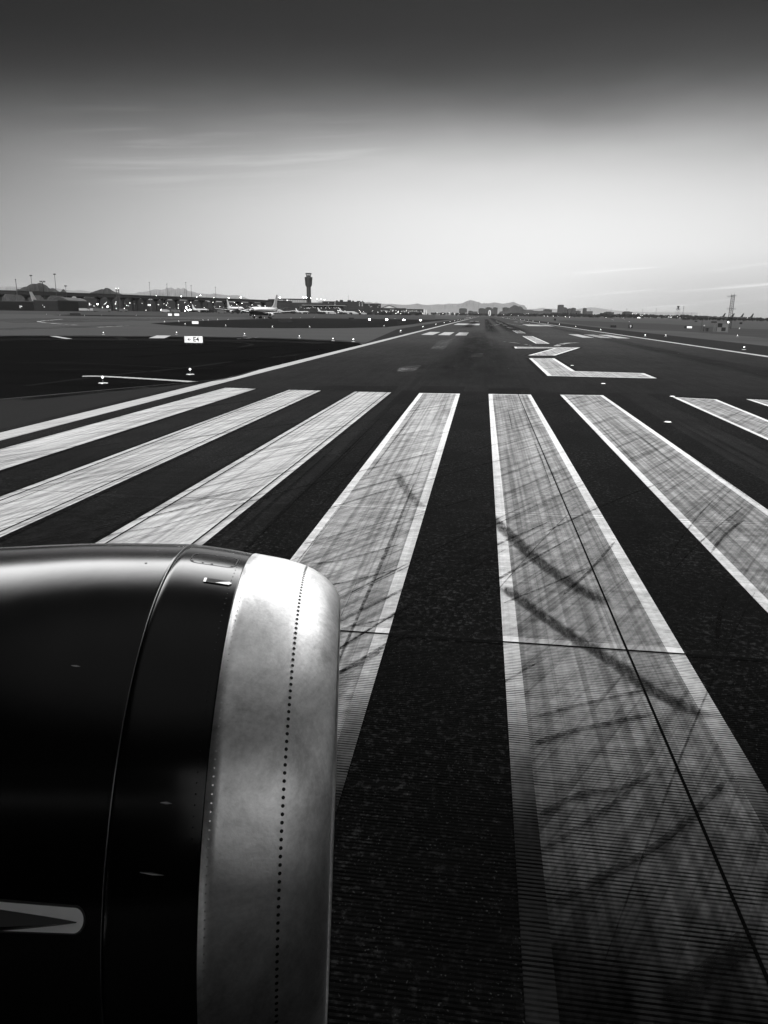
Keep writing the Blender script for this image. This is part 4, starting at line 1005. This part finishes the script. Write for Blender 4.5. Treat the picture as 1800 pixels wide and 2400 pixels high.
building('terminal', 'plain dark building standing left of two white posts near the runway far end', 954, 992, 724.4, 1750, 40, wall_d, wall_m, wins=lit_row(956, 990, 726, 732, 8))
for px, py, lab in ((994.2, 724.8, 'taller of two white posts right of the plain dark building'), (999, 726.6, 'shorter of two white posts right of the plain dark building')):
    p = foot(px, 1700, AP); t = thing('gate_post', lab, 'post', p, 0, 'two white posts')
    MB().box((-1.3, -1.3, 0), (1.3, 1.3, zat(px, py, 1700)-AP)).build('shaft', plain('white post', .4, .6), t); MB().box((-1.7, -1.7, 0), (1.7, 1.7, 1.2)).build('base', concm, t)
# elevated guideway on T piers
gw = [(-200, 930), (39, 1005), (480, 1317), (640, 1530), (700, 1640)]
P = [foot(px, d) for px, d in gw]; ZT = 25.5
g0 = P[0]; gt = thing('elevated_guideway', 'long elevated concrete guideway crossing behind the apron on T-shaped piers', 'guideway', (g0.x, g0.y, AP))
b = MB()
for i in range(len(P)-1):
    a, c = P[i]-g0, P[i+1]-g0; d = (c-a).normalized(); nrm = Vector((-d.y, d.x, 0)); c = c+d*.4
    for (n0, n1, z0, z1) in ((-5, 5, ZT-5.2, ZT-1.3), (-5.2, -4.6, ZT-1.3, ZT-.2), (4.6, 5.2, ZT-1.3, ZT-.2)):
        vs = [q+nrm*nn+Vector((0, 0, z)) for q in (a, c) for nn in (n0, n1) for z in (z0, z1)]
        b.add(vs, [(0, 1, 3, 2), (4, 6, 7, 5), (0, 4, 5, 1), (2, 3, 7, 6), (1, 5, 7, 3), (0, 2, 6, 4)])
b.build('deck', plain('guideway concrete', .018, .75, .2, sc=.05), gt)
for px in [-120, -60, 5, 66, 110, 163, 191, 234, 262, 290, 312, 321, 342, 367.5, 385.6, 414, 449, 474, 500, 528, 560, 590, 618, 645]:
    for (a, c), (p0, p1) in zip(zip(gw, gw[1:]), zip(P, P[1:])):
        if a[0] <= px < c[0]:
            # find the place along this span seen at px
            lo, hi = 0.0, 1.0
            for _ in range(30):
                m_ = (lo+hi)/2
                if pix(p0.lerp(p1, m_))[0] < px: lo = m_
                else: hi = m_
            q = p0.lerp(p1, lo)-g0; b = MB(); dd = (p1-p0).normalized(); ww = 1.5
            M = Matrix.Translation(q) @ Matrix.Rotation(math.atan2(dd.y, dd.x), 4, 'Z')
            b.box((-1.6, -1.5, 0), (1.6, 1.5, ZT-7.4), 0, M); b.add([M @ Vector(v) for v in ((-1.8, -1.5, ZT-9), (1.8, -1.5, ZT-9), (4.6, -5, ZT-5.2), (-4.6, -5, ZT-5.2), (-1.8, 1.5, ZT-9), (1.8, 1.5, ZT-9), (4.6, 5, ZT-5.2), (-4.6, 5, ZT-5.2))], [(0, 1, 2, 3), (5, 4, 7, 6), (1, 5, 6, 2), (4, 0, 3, 7)])
            b.build('pier', plain('pier concrete', .010, .75, .2), gt)
# ------------------------------------------------------------------ control tower
d = 1784; p = foot(724.2, d, AP); k = d/FPX; tw = thing('control_tower', 'tall dark control tower with a flared head and open glazed cab against the sky', 'control tower', (p.x, p.y, AP))
zz_ = lambda y: zat(724, y, d)-AP
twm = plain('tower concrete', .022, .7, .2, var=.4, sc=.03); twd = plain('tower dark band', .008, .6)
MB().lathe([(5.8*k, 0), (5.6*k, zz_(706)), (5.2*k, zz_(690)), (5.1*k, zz_(671))], 10, smooth=False).build('shaft', twm, tw)
b = MB(); b.lathe([(5.4*k, zz_(673)), (7.0*k, zz_(671.2)), (7.6*k, zz_(669)), (8.3*k, zz_(661)), (9.2*k, zz_(653)), (9.5*k, zz_(651.6)), (9.2*k, zz_(650.8)), (6.4*k, zz_(650.2))], 10, smooth=False); b.build('head', twm, tw)
for y0, y1, r in ((661, 663, 8.4), (665.5, 668, 8.0), (656, 657, 8.95)): MB().lathe([(r*k, zz_(y1)), (r*k+.4, zz_(y0))], 10, smooth=False).build('window_band', twd, tw)
MB().lathe([(5.6*k, zz_(650.6)), (5.5*k, zz_(646.6))], 10, smooth=False).build('cab_base', twm, tw)
b = MB()
for i in range(10):
    a = 2*math.pi*i/10; b.tube([(5.5*k*math.cos(a), 5.5*k*math.sin(a), zz_(646.6)), (6.6*k*math.cos(a), 6.6*k*math.sin(a), zz_(643.6))], .35, 6)
b.build('cab_mullion', twd, tw)
gm, gt_, gb, go = newmat('cab glass'); gb.inputs['Base Color'].default_value = (.6, .6, .6, 1); gb.inputs['Alpha'].default_value = .25; gb.inputs['Roughness'].default_value = .1
MB().lathe([(5.45*k, zz_(646.6)), (6.5*k, zz_(643.6))], 10, smooth=False).build('cab_glass', gm, tw)
MB().lathe([(7.0*k, zz_(643.6)), (7.4*k, zz_(642.6)), (7.2*k, zz_(641.4)), (3*k, zz_(641))], 10, smooth=False).build('cab_roof', twd, tw)
b = MB()
for y in range(676, 708, 3): b.box((-4.6*k, -5.4*k, zz_(y)), (-4.2*k, -5.0*k, zz_(y)+.8))
# ------------------------------------------------------------------ masts, floodlights, poles
def mast(px, pyt, d, label, head='ring', rad=.28, zb=AP, m=midm, name='light_mast', cat='mast', group='slim light masts behind the guideway'):
    p = foot(px, d, zb); h = zat(px, pyt, d)-zb; t = thing(name, label, cat, (p.x, p.y, zb), yaw_to(p), group)
    MB().tube([(0, 0, 0), (0, 0, h)], [rad*1.5, rad*.8], 7).build('pole', m, t)
    k = d/FPX
    if head == 'ring': MB().lathe([(.5*k, h-.8), (3.0*k, h-.5), (3.2*k, h+.3), (.6*k, h+.5)], 12).build('head', m, t)
    if head == 'small': MB().lathe([(.4*k, h-.5), (1.5*k, h-.3), (1.6*k, h+.3), (.4*k, h+.4)], 10).build('head', m, t)
    if head == 'bar':
        b = MB(); b.box((-6*k, -.3, h-.3), (6*k, .3, h+.1))
        for x in (-5, -1.8, 1.8, 5): b.box(((x-1.1)*k, -.5, h), ((x+1.1)*k, .5, h+2.6*k))
        b.build('head', blackm, t)
    if head == 'single': MB().lathe([(.3*k, h-1*k), (1.3*k, h-.3*k), (1.3*k, h+.8*k), (.3*k, h+1.2*k)], 10).build('head', blackm, t)
    return t
mast(44.5, 656, 700, 'dark mast with a single round head at the far left edge', 'single', .3)
mast(81, 646.5, 800, 'tall mast with a wide ring head over the left hill', 'ring', .26)
mast(106.5, 661.5, 700, 'dark mast carrying a bar of four square floodlights', 'bar', .34, m=blackm)
mast(136, 643.5, 800, 'tallest mast with a ring head, right of the left hill top', 'ring', .26)
mast(159, 670.5, 850, 'shorter mast with a ring head at the right foot of the left hill', 'ring', .22)
for px, py, lab in ((354.5, 662.8, 'slim mast, first of four over the jagged far ridge'), (395, 666.2, 'slim mast in front of the jagged summit'), (439, 662.8, 'slim mast right of the jagged summit'), (451, 670, 'shorter slim mast just right of the summit mast')): mast(px, py, 1300, lab, 'small', .30)
mast(507.5, 673.4, 1400, 'slim mast left of the parked airliner fin', 'small', .28)
mast(816.5, 690.5, 1700, 'thin pole rising from the parking structure', 'none', .25)
d = 900; p = foot(279, d, AP); h = zat(279, 677, d)-AP; t = thing('chimney_mast', 'thick dark square mast with small lamps on top beside the second hill', 'mast', (p.x, p.y, AP), yaw_to(p))
b = MB()
for sx in (-1, 1):
    for sy in (-1, 1): b.box((sx*1.5-.45, sy*1.5-.45, 0), (sx*1.5+.45, sy*1.5+.45, h))
for i in range(12): b.box((-1.9, -1.9, h*i/12), (1.9, 1.9, h*i/12+.5))
b.build('frame', darkm, t); MB().box((-1.2, -1.2, 0), (1.2, 1.2, h*.62)).build('core', blackm, t)
for x in (-1.5, 1.5): MB().lathe([(.1, h), (.45, h+.3), (.1, h+.8)], 8, c=(x, 0, 0)).build('lamp', lamp_mid, t)
fl_group = 'glaring floodlights along the terminal'
def flood(px, py, d, label, r=1.0, zb=AP):
    p = foot(px, d, zb); h = zat(px, py, d)-zb; t = thing('floodlight', label, 'light', (p.x, p.y, zb), yaw_to(p), fl_group)
    MB().tube([(0, 0, 0), (0, 0, h-.2)], [.25, .18], 6).build('pole', midm, t)
    MB().lathe([(.1, h-.55*r), (.55*r, h-.2*r), (.6*r, h+.2*r), (.1, h+.55*r)], 10).build('lamp', lamp_flood, t); return t
for px, py, lab, r in ((369, 693.8, 'glaring floodlight over the guideway, first from the left', 1.3), (427, 695, 'glaring floodlight over the guideway left of the pair of slim masts', 1.1), (462.6, 697.2, 'large glaring floodlight over the guideway right of the slim masts', 1.6), (471.5, 692.5, 'small floodlight just right of the large one', .7), (503, 698.6, 'floodlight over the guideway beside the slim lone mast', 1.2), (537, 698.6, 'floodlight at the parked airliner fin', 1.1), (565.6, 696.8, 'largest floodlight, between the two big airliners', 1.7), (657, 697.4, 'glaring floodlight just right of the taxiing airliner fin', 1.6), (712, 697.2, 'glaring floodlight touching the control tower shaft', 1.5), (718.5, 697.8, 'small floodlight in front of the control tower shaft', 1.1), (728.8, 698.4, 'small lamp on the right side of the control tower shaft', .6), (743.5, 700.2, 'first of three small lamps right of the control tower', .6), (752.5, 701.3, 'second of three small lamps right of the control tower', .6), (761, 702.4, 'third of three small lamps right of the control tower', .8)): flood(px, py, 1420, lab, r)
for px, py, lab, r in ((436.8, 720.6, 'bright low lamp on the apron left of the parked airliner', 1.2), (441, 726.5, 'brightest low lamp on the apron, close to the taxiway', 1.4), (434, 728.6, 'low lamp beside the brightest apron lamp', .7), (447, 726, 'low lamp right of the brightest apron lamp', .8), (230, 713, 'bright low lamp left of the square mast', .9), (253, 718.4, 'bright low lamp under the second hill', .9), (148, 719.8, 'white lamp at the end of the cargo buildings', .9), (140, 714, 'lamp at the corner of the grey-fronted cargo building', .6), (377, 726, 'low lamp on the apron left of the brightest one', .6)): flood(px, py, 720, lab, r*.8)
# scattered small lamps of the apron
la = None; rnd = random.Random(21); spots_ = []
for i in range(44): spots_.append((rnd.uniform(165, 625), rnd.uniform(708, 727), rnd.uniform(700, 1150)))
for i in range(24): spots_.append((rnd.uniform(770, 1000), rnd.uniform(727.5, 735), rnd.uniform(900, 1300)))
for i, (px, py, d) in enumerate(spots_):
    p = foot(px, d, AP); z = zat(px, py, d)
    if z < AP+1: z = AP+1.2
    if i == 0:
        la = thing('apron_lamp', 'small apron lamp on a short pole among the dark terminal fronts', 'lamp', (p.x, p.y, z), 0, 'small lamps scattered over the apron')
        MB().lathe([(.05, -.3), (.24, -.1), (.24, .1), (.05, .3)], 8).build('lamp', lamp_hot, la); MB().tube([(0, 0, -1.0), (0, 0, -.3)], .08, 5).build('bracket', darkm, la)
        LA0 = la
    else: dup(LA0, (p.x, p.y, z))
for o_ in [o for o in bpy.data.objects if o.name.startswith('apron_lamp')]:
    hz = o_.location.z-AP; MB().tube([(0, 0, -hz), (0, 0, -.9)], .10, 5, caps=False).build('pole', darkm, o_)
# service vehicles on the apron
def truck(px, d, label, ln, body, ax=1, h=3.0):
    p = foot(px, d, AP); t = thing('service_truck', label, 'truck', (p.x, p.y, AP+.03), heading(0, ax, .15), 'service trucks on the apron')
    MB().box((-ln/2, -1.2, .7), (ln/2-2.2, 1.2, h)).build('box_body', body, t)
    b = MB(); b.add([(ln/2-2.1, -1.1, .6), (ln/2, -1.1, .6), (ln/2, -1.1, 1.5), (ln/2-.5, -1.1, 2.4), (ln/2-2.1, -1.1, 2.4), (ln/2-2.1, 1.1, .6), (ln/2, 1.1, .6), (ln/2, 1.1, 1.5), (ln/2-.5, 1.1, 2.4), (ln/2-2.1, 1.1, 2.4)], [(0, 1, 2, 3, 4), (9, 8, 7, 6, 5), (0, 5, 6, 1), (1, 6, 7, 2), (2, 7, 8, 3), (3, 8, 9, 4), (4, 9, 5, 0)]); b.build('cab', body, t)
    for x in (-ln/2+1.2, ln/2-1.3):
        for s in (-1, 1): MB().tube([(x, s*1.0, .5), (x, s*1.25, .5)], .5, 12).build('wheel', blackm, t)
    return t
wt = plain('white truck body', .22, .5); dt = plain('dark truck body', .05, .5)
for px, d, lab, ln, bd in ((170, 700, 'pale service truck right of the cargo buildings', 9, wt), (192, 760, 'long pale service truck under the left guideway', 16, wt), (221, 740, 'pale service truck under the pillar lights', 8, wt), (240, 645, 'long low dark trailer at the apron edge', 16, dt), (290, 720, 'dark service truck at the foot of the square mast', 8, dt), (388, 700, 'pale truck by the guideway piers', 8, wt), (412, 690, 'dark truck left of the brightest apron lamp', 8, dt), (520, 690, 'dark truck left of the large parked airliner', 8, dt), (780, 900, 'pale service truck below the pale concourse roof', 8, wt), (833, 960, 'pale service truck below the parking structure', 8, wt), (853, 980, 'small pale truck at the right end of the parking structure', 7, wt)): truck(px, d, lab, ln, bd)
# ------------------------------------------------------------------ hills and mountains
def ridge(name, pts, d, depth, m, jit=.4, rough=1.0, seed=1, kind=True):
    rg = random.Random(seed); xs = []; x0, x1 = pts[0][0], pts[-1][0]; n = max(24, int((x1-x0)/1.1)); cols = []
    for i in range(n+1):
        x = x0+(x1-x0)*i/n; y = next(a[1]+(b_[1]-a[1])*(x-a[0])/(b_[0]-a[0]) for a, b_ in zip(pts, pts[1:]) if a[0] <= x <= b_[0]+1e-6)
        y += rg.uniform(-jit, jit); hz = 739.1+.01396*(x-1136); y = min(y, hz-.3); cols.append((x, y))
    rows = [0, .12, .28, .45, .62, .8, 1.0]; b = MB(); vs = []; prev = [rg.random() for _ in rows]
    for x, y in cols:
        top = at(x, y, d)
        for j, t in enumerate(rows):
            dd = d-depth*(1-t)*(1+.0*t); prev[j] = prev[j]*.75+rg.random()*.25
            p = at(x, 1200, dd); f = foot(x, dd); z = top.z*(t**1.25)*(1 if t in (0, 1.0) else (1+rough*.5*(prev[j]-.5)))
            vs.append((f.x, f.y, z-2 if t == 0 else z))
        f = foot(x, d+depth); vs.append((f.x, f.y, -2))
    m1 = len(rows)+1
    b.add(vs, [(i*m1+j, (i+1)*m1+j, (i+1)*m1+j+1, i*m1+j+1) for i in range(len(cols)-1) for j in range(m1-1)], 0, False)
    return struct(b.build(name, m))
S1 = lambda l: [(30+a*.27125, 620+b_*.27125) for a, b_ in l]
S2 = lambda l: [(430+a*.27125, 620+b_*.27125) for a, b_ in l]
S3 = lambda l: [(850+a*.27125, 620+b_*.27125) for a, b_ in l]
S4 = lambda l: [(1200+a*.18083, 620+b_*.18083) for a, b_ in l]
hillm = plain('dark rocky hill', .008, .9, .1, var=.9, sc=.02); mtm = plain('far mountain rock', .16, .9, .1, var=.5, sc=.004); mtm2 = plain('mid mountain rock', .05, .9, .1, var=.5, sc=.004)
ridge('hill', S1([(-200, 300), (-90, 262), (0, 252), (35, 238), (62, 211), (78, 214), (100, 203), (118, 194), (140, 192), (165, 178), (190, 168), (232, 168), (250, 160), (275, 164), (300, 176), (318, 186), (328, 200), (342, 211), (360, 205), (380, 210), (400, 225), (420, 238), (436, 232), (448, 213), (462, 216), (474, 236), (486, 246), (520, 262)]), 2300, 500, hillm, .25, seed=2)
ridge('hill', S1([(630, 275), (655, 262), (690, 242), (720, 232), (760, 219), (785, 213), (800, 216), (815, 204), (835, 203), (855, 211), (875, 226), (900, 240), (930, 250), (960, 258), (985, 264), (1010, 276), (1024, 282), (1030, 276), (1050, 277), (1060, 284)]), 2300, 400, hillm, .25, seed=3)
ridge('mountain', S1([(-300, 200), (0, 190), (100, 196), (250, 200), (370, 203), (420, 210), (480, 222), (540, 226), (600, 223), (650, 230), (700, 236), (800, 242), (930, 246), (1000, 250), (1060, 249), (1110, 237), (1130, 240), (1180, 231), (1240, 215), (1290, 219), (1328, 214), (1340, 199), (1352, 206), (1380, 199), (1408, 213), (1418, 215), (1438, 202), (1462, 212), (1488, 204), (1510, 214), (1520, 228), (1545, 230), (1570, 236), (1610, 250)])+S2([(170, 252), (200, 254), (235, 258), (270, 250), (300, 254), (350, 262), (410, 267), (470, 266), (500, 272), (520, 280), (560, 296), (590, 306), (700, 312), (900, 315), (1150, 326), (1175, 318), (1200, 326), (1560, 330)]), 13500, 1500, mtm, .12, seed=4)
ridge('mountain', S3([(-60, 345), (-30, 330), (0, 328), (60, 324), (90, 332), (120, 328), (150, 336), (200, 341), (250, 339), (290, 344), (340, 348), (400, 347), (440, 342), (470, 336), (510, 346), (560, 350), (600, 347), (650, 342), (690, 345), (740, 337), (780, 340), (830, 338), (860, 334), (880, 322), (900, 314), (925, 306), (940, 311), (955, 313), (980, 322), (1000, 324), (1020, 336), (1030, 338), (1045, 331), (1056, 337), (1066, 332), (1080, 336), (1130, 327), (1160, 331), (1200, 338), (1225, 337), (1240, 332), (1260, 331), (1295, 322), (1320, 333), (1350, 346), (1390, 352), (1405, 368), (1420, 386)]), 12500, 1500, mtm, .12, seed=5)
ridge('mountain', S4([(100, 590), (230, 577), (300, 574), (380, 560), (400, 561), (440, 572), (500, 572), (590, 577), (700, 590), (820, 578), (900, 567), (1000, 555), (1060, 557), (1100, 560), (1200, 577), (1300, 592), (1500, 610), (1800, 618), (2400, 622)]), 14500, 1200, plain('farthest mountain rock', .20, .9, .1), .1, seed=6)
ridge('hill', S3([(1180, 408), (1230, 398), (1255, 385), (1268, 372), (1285, 362), (1300, 351), (1318, 352), (1340, 362), (1358, 360), (1374, 370), (1386, 386), (1410, 392), (1450, 391), (1480, 398), (1520, 402), (1560, 398), (1610, 410), (1700, 414)]), 4300, 350, plain('dark far hill', .012, .9, .1), .12, seed=7)
# ------------------------------------------------------------------ city beyond the runway
cityw = plain('city tower wall', .03, .7, .2, var=.5, sc=.03)
def block(px0, px1, pyt, label, d=4300, dep=40, steps=(), name='office_building'):
    a, c = foot(px0, d), foot(px1, d); mid = (a+c)/2; w = (c-a).length; ang = math.atan2((c-a).y, (c-a).x); h = zat((px0+px1)/2, pyt, d); t = thing(name, label, 'building', (mid.x, mid.y, 0), ang); k = w/(px1-px0)
    MB().box((-w/2, 0, 0), (w/2, dep, h)).build('wall', cityw, t); MB().box((-w*.35, 8, h), (w*.2, dep-8, h+2.2)).build('roof', wall_d, t)
    for x0, x1, y in steps: MB().box(((x0-(px0+px1)/2)*k, 4, 0), ((x1-(px0+px1)/2)*k, dep-4, zat(x0, y, d))).build('wing', cityw, t)
    b = MB(); nf = max(2, int(h/4))
    for f in range(nf): b.box((-w/2+1, -.3, h*(f+.35)/nf), (w/2-1, -.02, h*(f+.75)/nf))
    b.build('window_band', plain('city window', .02, .2), t)
block(1077, 1094, 723.4, 'lone pale office block left of the runway vanishing point', steps=((1080, 1091, 722.4),))
block(1099, 1108, 729, 'low hazy block right of the lone pale office block', steps=((1108, 1119, 730),))
block(1122.6, 1138, 723.3, 'wide hazy block just left of the white arch', steps=((1112+11, 1130, 724),))
block(1139, 1152, 721.2, 'hazy block with a low domed top right behind the white arch', steps=((1142, 1149, 720), (1152, 1156, 724)))
block(1156, 1165.5, 721.2, 'hazy block with a slanting top right of the white arch', steps=((1154, 1160, 723.4),))
block(1179.4, 1192, 721.2, 'hazy office block at the left foot of the dark butte')
block(1275.6, 1293, 725.2, 'low wide office block standing alone right of the butte')
block(1308.6, 1319.8, 715.2, 'tallest city tower with a slanted crown', steps=((1310, 1319.4, 714.2),))
block(1320.2, 1327.6, 721, 'shorter tower attached to the right of the tallest one')
block(1330, 1337.8, 724, 'left one of a pair of round-shouldered towers', steps=((1335, 1339, 722.6),)); block(1340.4, 1348.4, 722.3, 'right one of a pair of round-shouldered towers')
block(1368.4, 1373.8, 722.6, 'narrow tower with a low annex on its right', steps=((1373.8, 1388.6, 729.2),))
block(1352, 1360, 728.8, 'small hazy block between the paired towers and the narrow tower')
block(1464, 1481, 731, 'low flat building over the tree line right of the narrow tower', d=3200)
block(1421, 1438, 731.6, 'low broad building over the tree line in the middle right', d=3200)
# white arch beyond the runway end
d = 2450; p = foot(1147, d); k = d/FPX; t = thing('arch', 'white upright oval arch standing beyond the far end of the runway', 'arch', (p.x, p.y, 0), yaw_to(p)); b = MB()
for kk_ in range(2):
    pass
n = 28; R0, R1 = 2.9*k, 1.0*k; H0 = zat(1147, 726.8, d); zc = H0*.52; vs = []
for i in range(n):
    a = 2*math.pi*i/n
    for rx, rz, y in ((R0, H0*.48, -1.5), (R0, H0*.48, 1.5), (R1, H0*.36, 1.5), (R1, H0*.36, -1.5)):
        ca, sa = math.cos(a), math.sin(a); vs.append((rx*abs(ca)**.75*(1 if ca > 0 else -1), y, zc+rz*abs(sa)**.85*(1 if sa > 0 else -1)))
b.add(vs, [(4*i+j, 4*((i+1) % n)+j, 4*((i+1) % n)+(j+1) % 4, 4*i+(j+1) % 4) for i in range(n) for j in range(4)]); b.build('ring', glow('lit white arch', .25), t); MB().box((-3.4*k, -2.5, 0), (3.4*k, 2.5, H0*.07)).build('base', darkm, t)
# ------------------------------------------------------------------ tree belt
PHI = (1+5**.5)/2; ICO = [Vector(v).normalized() for v in ((-1, PHI, 0), (1, PHI, 0), (-1, -PHI, 0), (1, -PHI, 0), (0, -1, PHI), (0, 1, PHI), (0, -1, -PHI), (0, 1, -PHI), (PHI, 0, -1), (PHI, 0, 1), (-PHI, 0, -1), (-PHI, 0, 1))]
ICF = [(0, 11, 5), (0, 5, 1), (0, 1, 7), (0, 7, 10), (0, 10, 11), (1, 5, 9), (5, 11, 4), (11, 10, 2), (10, 7, 6), (7, 1, 8), (3, 9, 4), (3, 4, 2), (3, 2, 6), (3, 6, 8), (3, 8, 9), (4, 9, 5), (2, 4, 11), (6, 2, 10), (8, 6, 7), (9, 8, 1)]
leafm = plain('dark foliage', .014, .9, .1, var=1.0, sc=.4)
def belt(label, prof, d0, d1, n, seed, jit=1.6):
    rg = random.Random(seed); b = MB(); x0, x1 = prof[0][0], prof[-1][0]
    for i in range(n):
        x = rg.uniform(x0, x1); d = rg.uniform(d0, d1); y = next(a[1]+(c[1]-a[1])*(x-a[0])/(c[0]-a[0]) for a, c in zip(prof, prof[1:]) if a[0] <= x <= c[0]+1e-6)
        f = foot(x, d); H = max(3.0, zat(x, y+rg.uniform(0, jit*2)-.3, d)); r = max(1.6, H*rg.uniform(.28, .45))
        for q in range(rg.randint(4, 7)):
            c = Vector((f.x+rg.uniform(-1, 1)*r, f.y+rg.uniform(-1, 1)*r, H*rg.uniform(.35, .86))); rr = r*rg.uniform(.35, .7); rr = min(rr, H-c.z)
            b.add([c+v*rr*rg.uniform(.65, 1.25) for v in ICO], ICF)
        b.box((f.x-.2, f.y-.2, 0), (f.x+.2, f.y+.2, H*.5))
    o = b.build('tree_belt', leafm); tag(o, label, 'trees', None, 'stuff'); return o
belt('long dark belt of trees along the right horizon', [(1165, 733.5), (1200, 732.5), (1250, 733.6), (1290, 733), (1330, 732), (1360, 734), (1400, 736), (1412, 732), (1440, 735), (1470, 734), (1500, 734), (1560, 737.6), (1600, 736.4), (1640, 739), (1661, 739.5), (1700, 742), (1761, 743), (1900, 743)], 2050, 2700, 620, 31)
belt('low dark scrub in front of the right end of the tree belt', [(1600, 744.5), (1640, 744), (1680, 743.5), (1761, 745), (1900, 746)], 1150, 1500, 200, 32, 1.0)
belt('low dark tree line left of the runway vanishing point', [(860, 731.5), (960, 731.5), (1010, 732), (1040, 731), (1075, 732.8), (1110, 733.4), (1165, 734.5)], 2300, 2700, 160, 33, 1.0)
belt('dark bushes along the terminal fronts on the left', [(400, 723), (480, 722), (520, 724), (640, 726), (700, 728), (860, 731), (980, 732)], 1000, 1180, 120, 34, 1.2)
# poles, lookout tower and lamps on the right
d = 1500; p = foot(1586.5, d); k = d/FPX; t = thing('lookout_tower', 'distant lattice lookout tower with a platform and funnel-shaped cab over the trees', 'tower', (p.x, p.y, 0), yaw_to(p)); b = MB(); zf = zat(1586.5, 725.6, d)
for sx in (-1, 1):
    for sy in (-1, 1): b.tube([(sx*4*k, sy*4*k, 0), (sx*4*k, sy*4*k, zf)], .16, 5)
b.build('leg_frame', midm, t); b = MB(); z = 0; s = 1
while z < zf-2: b.tube([(-s*2*k, -.5, z), (s*2*k, -.5, z+2.2)], .22, 5); s = -s; z += 2.2
b.build('stair', darkm, t); b = MB(); b.box((-4.4*k, -4.4*k, zf), (4.4*k, 4.4*k, zf+.6))
for i in range(9): b.box((-4.4*k+i*1.1*k-.1, -4.4*k, zf+.6), (-4.4*k+i*1.1*k+.1, -4.2*k, zf+2.6))
b.box((-4.4*k, -4.45*k, zf+2.4), (4.4*k, -4.2*k, zf+2.8)); b.build('platform', darkm, t)
MB().lathe([(1.3*k, zf+.6), (1.5*k, zf+3.4), (2.9*k, zat(1586.5, 718.2, d)), (3.0*k, zat(1586.5, 717.4, d)), (1*k, zat(1586.5, 717, d))], 8, smooth=False).build('cab', darkm, t)
def upole(px, pyt, d, label, arms=True, rad=.22):
    p = foot(px, d); h = zat(px, pyt, d); t = thing('utility_pole', label, 'pole', (p.x, p.y, 0), yaw_to(p), 'poles over the right tree belt')
    MB().tube([(0, 0, 0), (0, 0, h)], [rad*1.3, rad*.8], 6).build('pole', midm, t)
    if arms:
        b = MB()
        for f, w_ in ((.97, 1.6), (.84, 1.3)): b.box((-w_, -.1, h*f-.12), (w_, .1, h*f+.12))
        b.build('crossarm', midm, t)
upole(1599, 718, 1300, 'tallest utility pole, just right of the lookout tower', True, .32); upole(1467, 722.4, 2000, 'slim pole above the low flat building', True, .3); upole(1504, 723, 2000, 'slim pole in the sky right of the low flat building'); upole(1536, 722, 1800, 'slim pole left of the lookout tower', True, .3); upole(1431, 722.6, 2100, 'thin pole above the low broad building', False, .3); upole(1382, 724.5, 2200, 'thin pole right of the narrow tower', False, .3); upole(1619.5, 731.6, 1800, 'short pole right of the tallest utility pole', True)
rl = None
for i, (px, py, r) in enumerate([(1481, 735.2, 1), (1487, 735.8, .8), (1490.5, 735.6, .9), (1509, 734.9, .8), (1501, 739.3, 1), (1504.5, 740, .9), (1497, 744, 1.8), (1494.6, 745, 1.2), (1499.4, 745, 1.2), (1567, 743.4, .8), (1570.5, 743.6, .8), (1573, 743.4, .7), (1587, 742.4, 1.1), (1695.6, 748.4, 1), (1734, 749.4, 1), (1750.5, 745, .8), (1275, 740.4, .9), (1283, 741, .9), (1296.6, 740.6, .9), (1308, 741.2, .6), (1325, 742.2, 1.1), (1228, 736, .7), (1232, 735.6, .7), (1238, 735.4, .7), (1335, 743, .8), (1420, 744, .6), (1460, 745.6, .6), (1150.5+64, 739, .8), (1180, 737, .7), (1198, 737.6, .7), (1065, 735.6, .7), (1077, 734.6, .7), (1092, 734.4, .7), (1053, 733.4, .9), (1024, 733.4, .8), (1038, 734.6, 1.2), (1121, 734.6, .7)]):
    dd = 1900 if py < 742 else 1500; p = foot(px, dd); z = zat(px, py, dd)
    if z < .7: dd = 1200; p = foot(px, dd); z = max(.6, zat(px, py, dd))
    if i == 0:
        rl = thing('distant_lamp', 'tiny distant lamp glowing along the far right horizon', 'lamp', (p.x, p.y, z), 0, 'tiny distant lamps'); MB().lathe([(.06, -.4), (.42, -.15), (.42, .15), (.06, .4)], 8).build('lamp', lamp_hot, rl); MB().tube([(0, 0, -.6), (0, 0, -.4)], .1, 5).build('bracket', darkm, rl); RL0 = rl; rl.scale = (r,)*3
    else: o_ = dup(RL0, (p.x, p.y, z)); o_.scale = (r,)*3
# ------------------------------------------------------------------ air
hz = bpy.data.materials.new('haze'); hz.use_nodes = True; ht = hz.node_tree; ht.nodes.clear(); ho = ht.nodes.new('ShaderNodeOutputMaterial'); hv = ht.nodes.new('ShaderNodeVolumePrincipled')
hv.inputs['Color'].default_value = (.95, .95, .95, 1); hv.inputs['Density'].default_value = HAZE; hv.inputs['Anisotropy'].default_value = -.2; ht.links.new(hv.outputs[0], ho.inputs['Volume'])
o = MB().box((-16100, -3100, -3), (16100, 16600, 560)).build('haze', hz); tag(o, 'thin pale haze lying over the far city and mountains', 'haze', None, 'stuff')
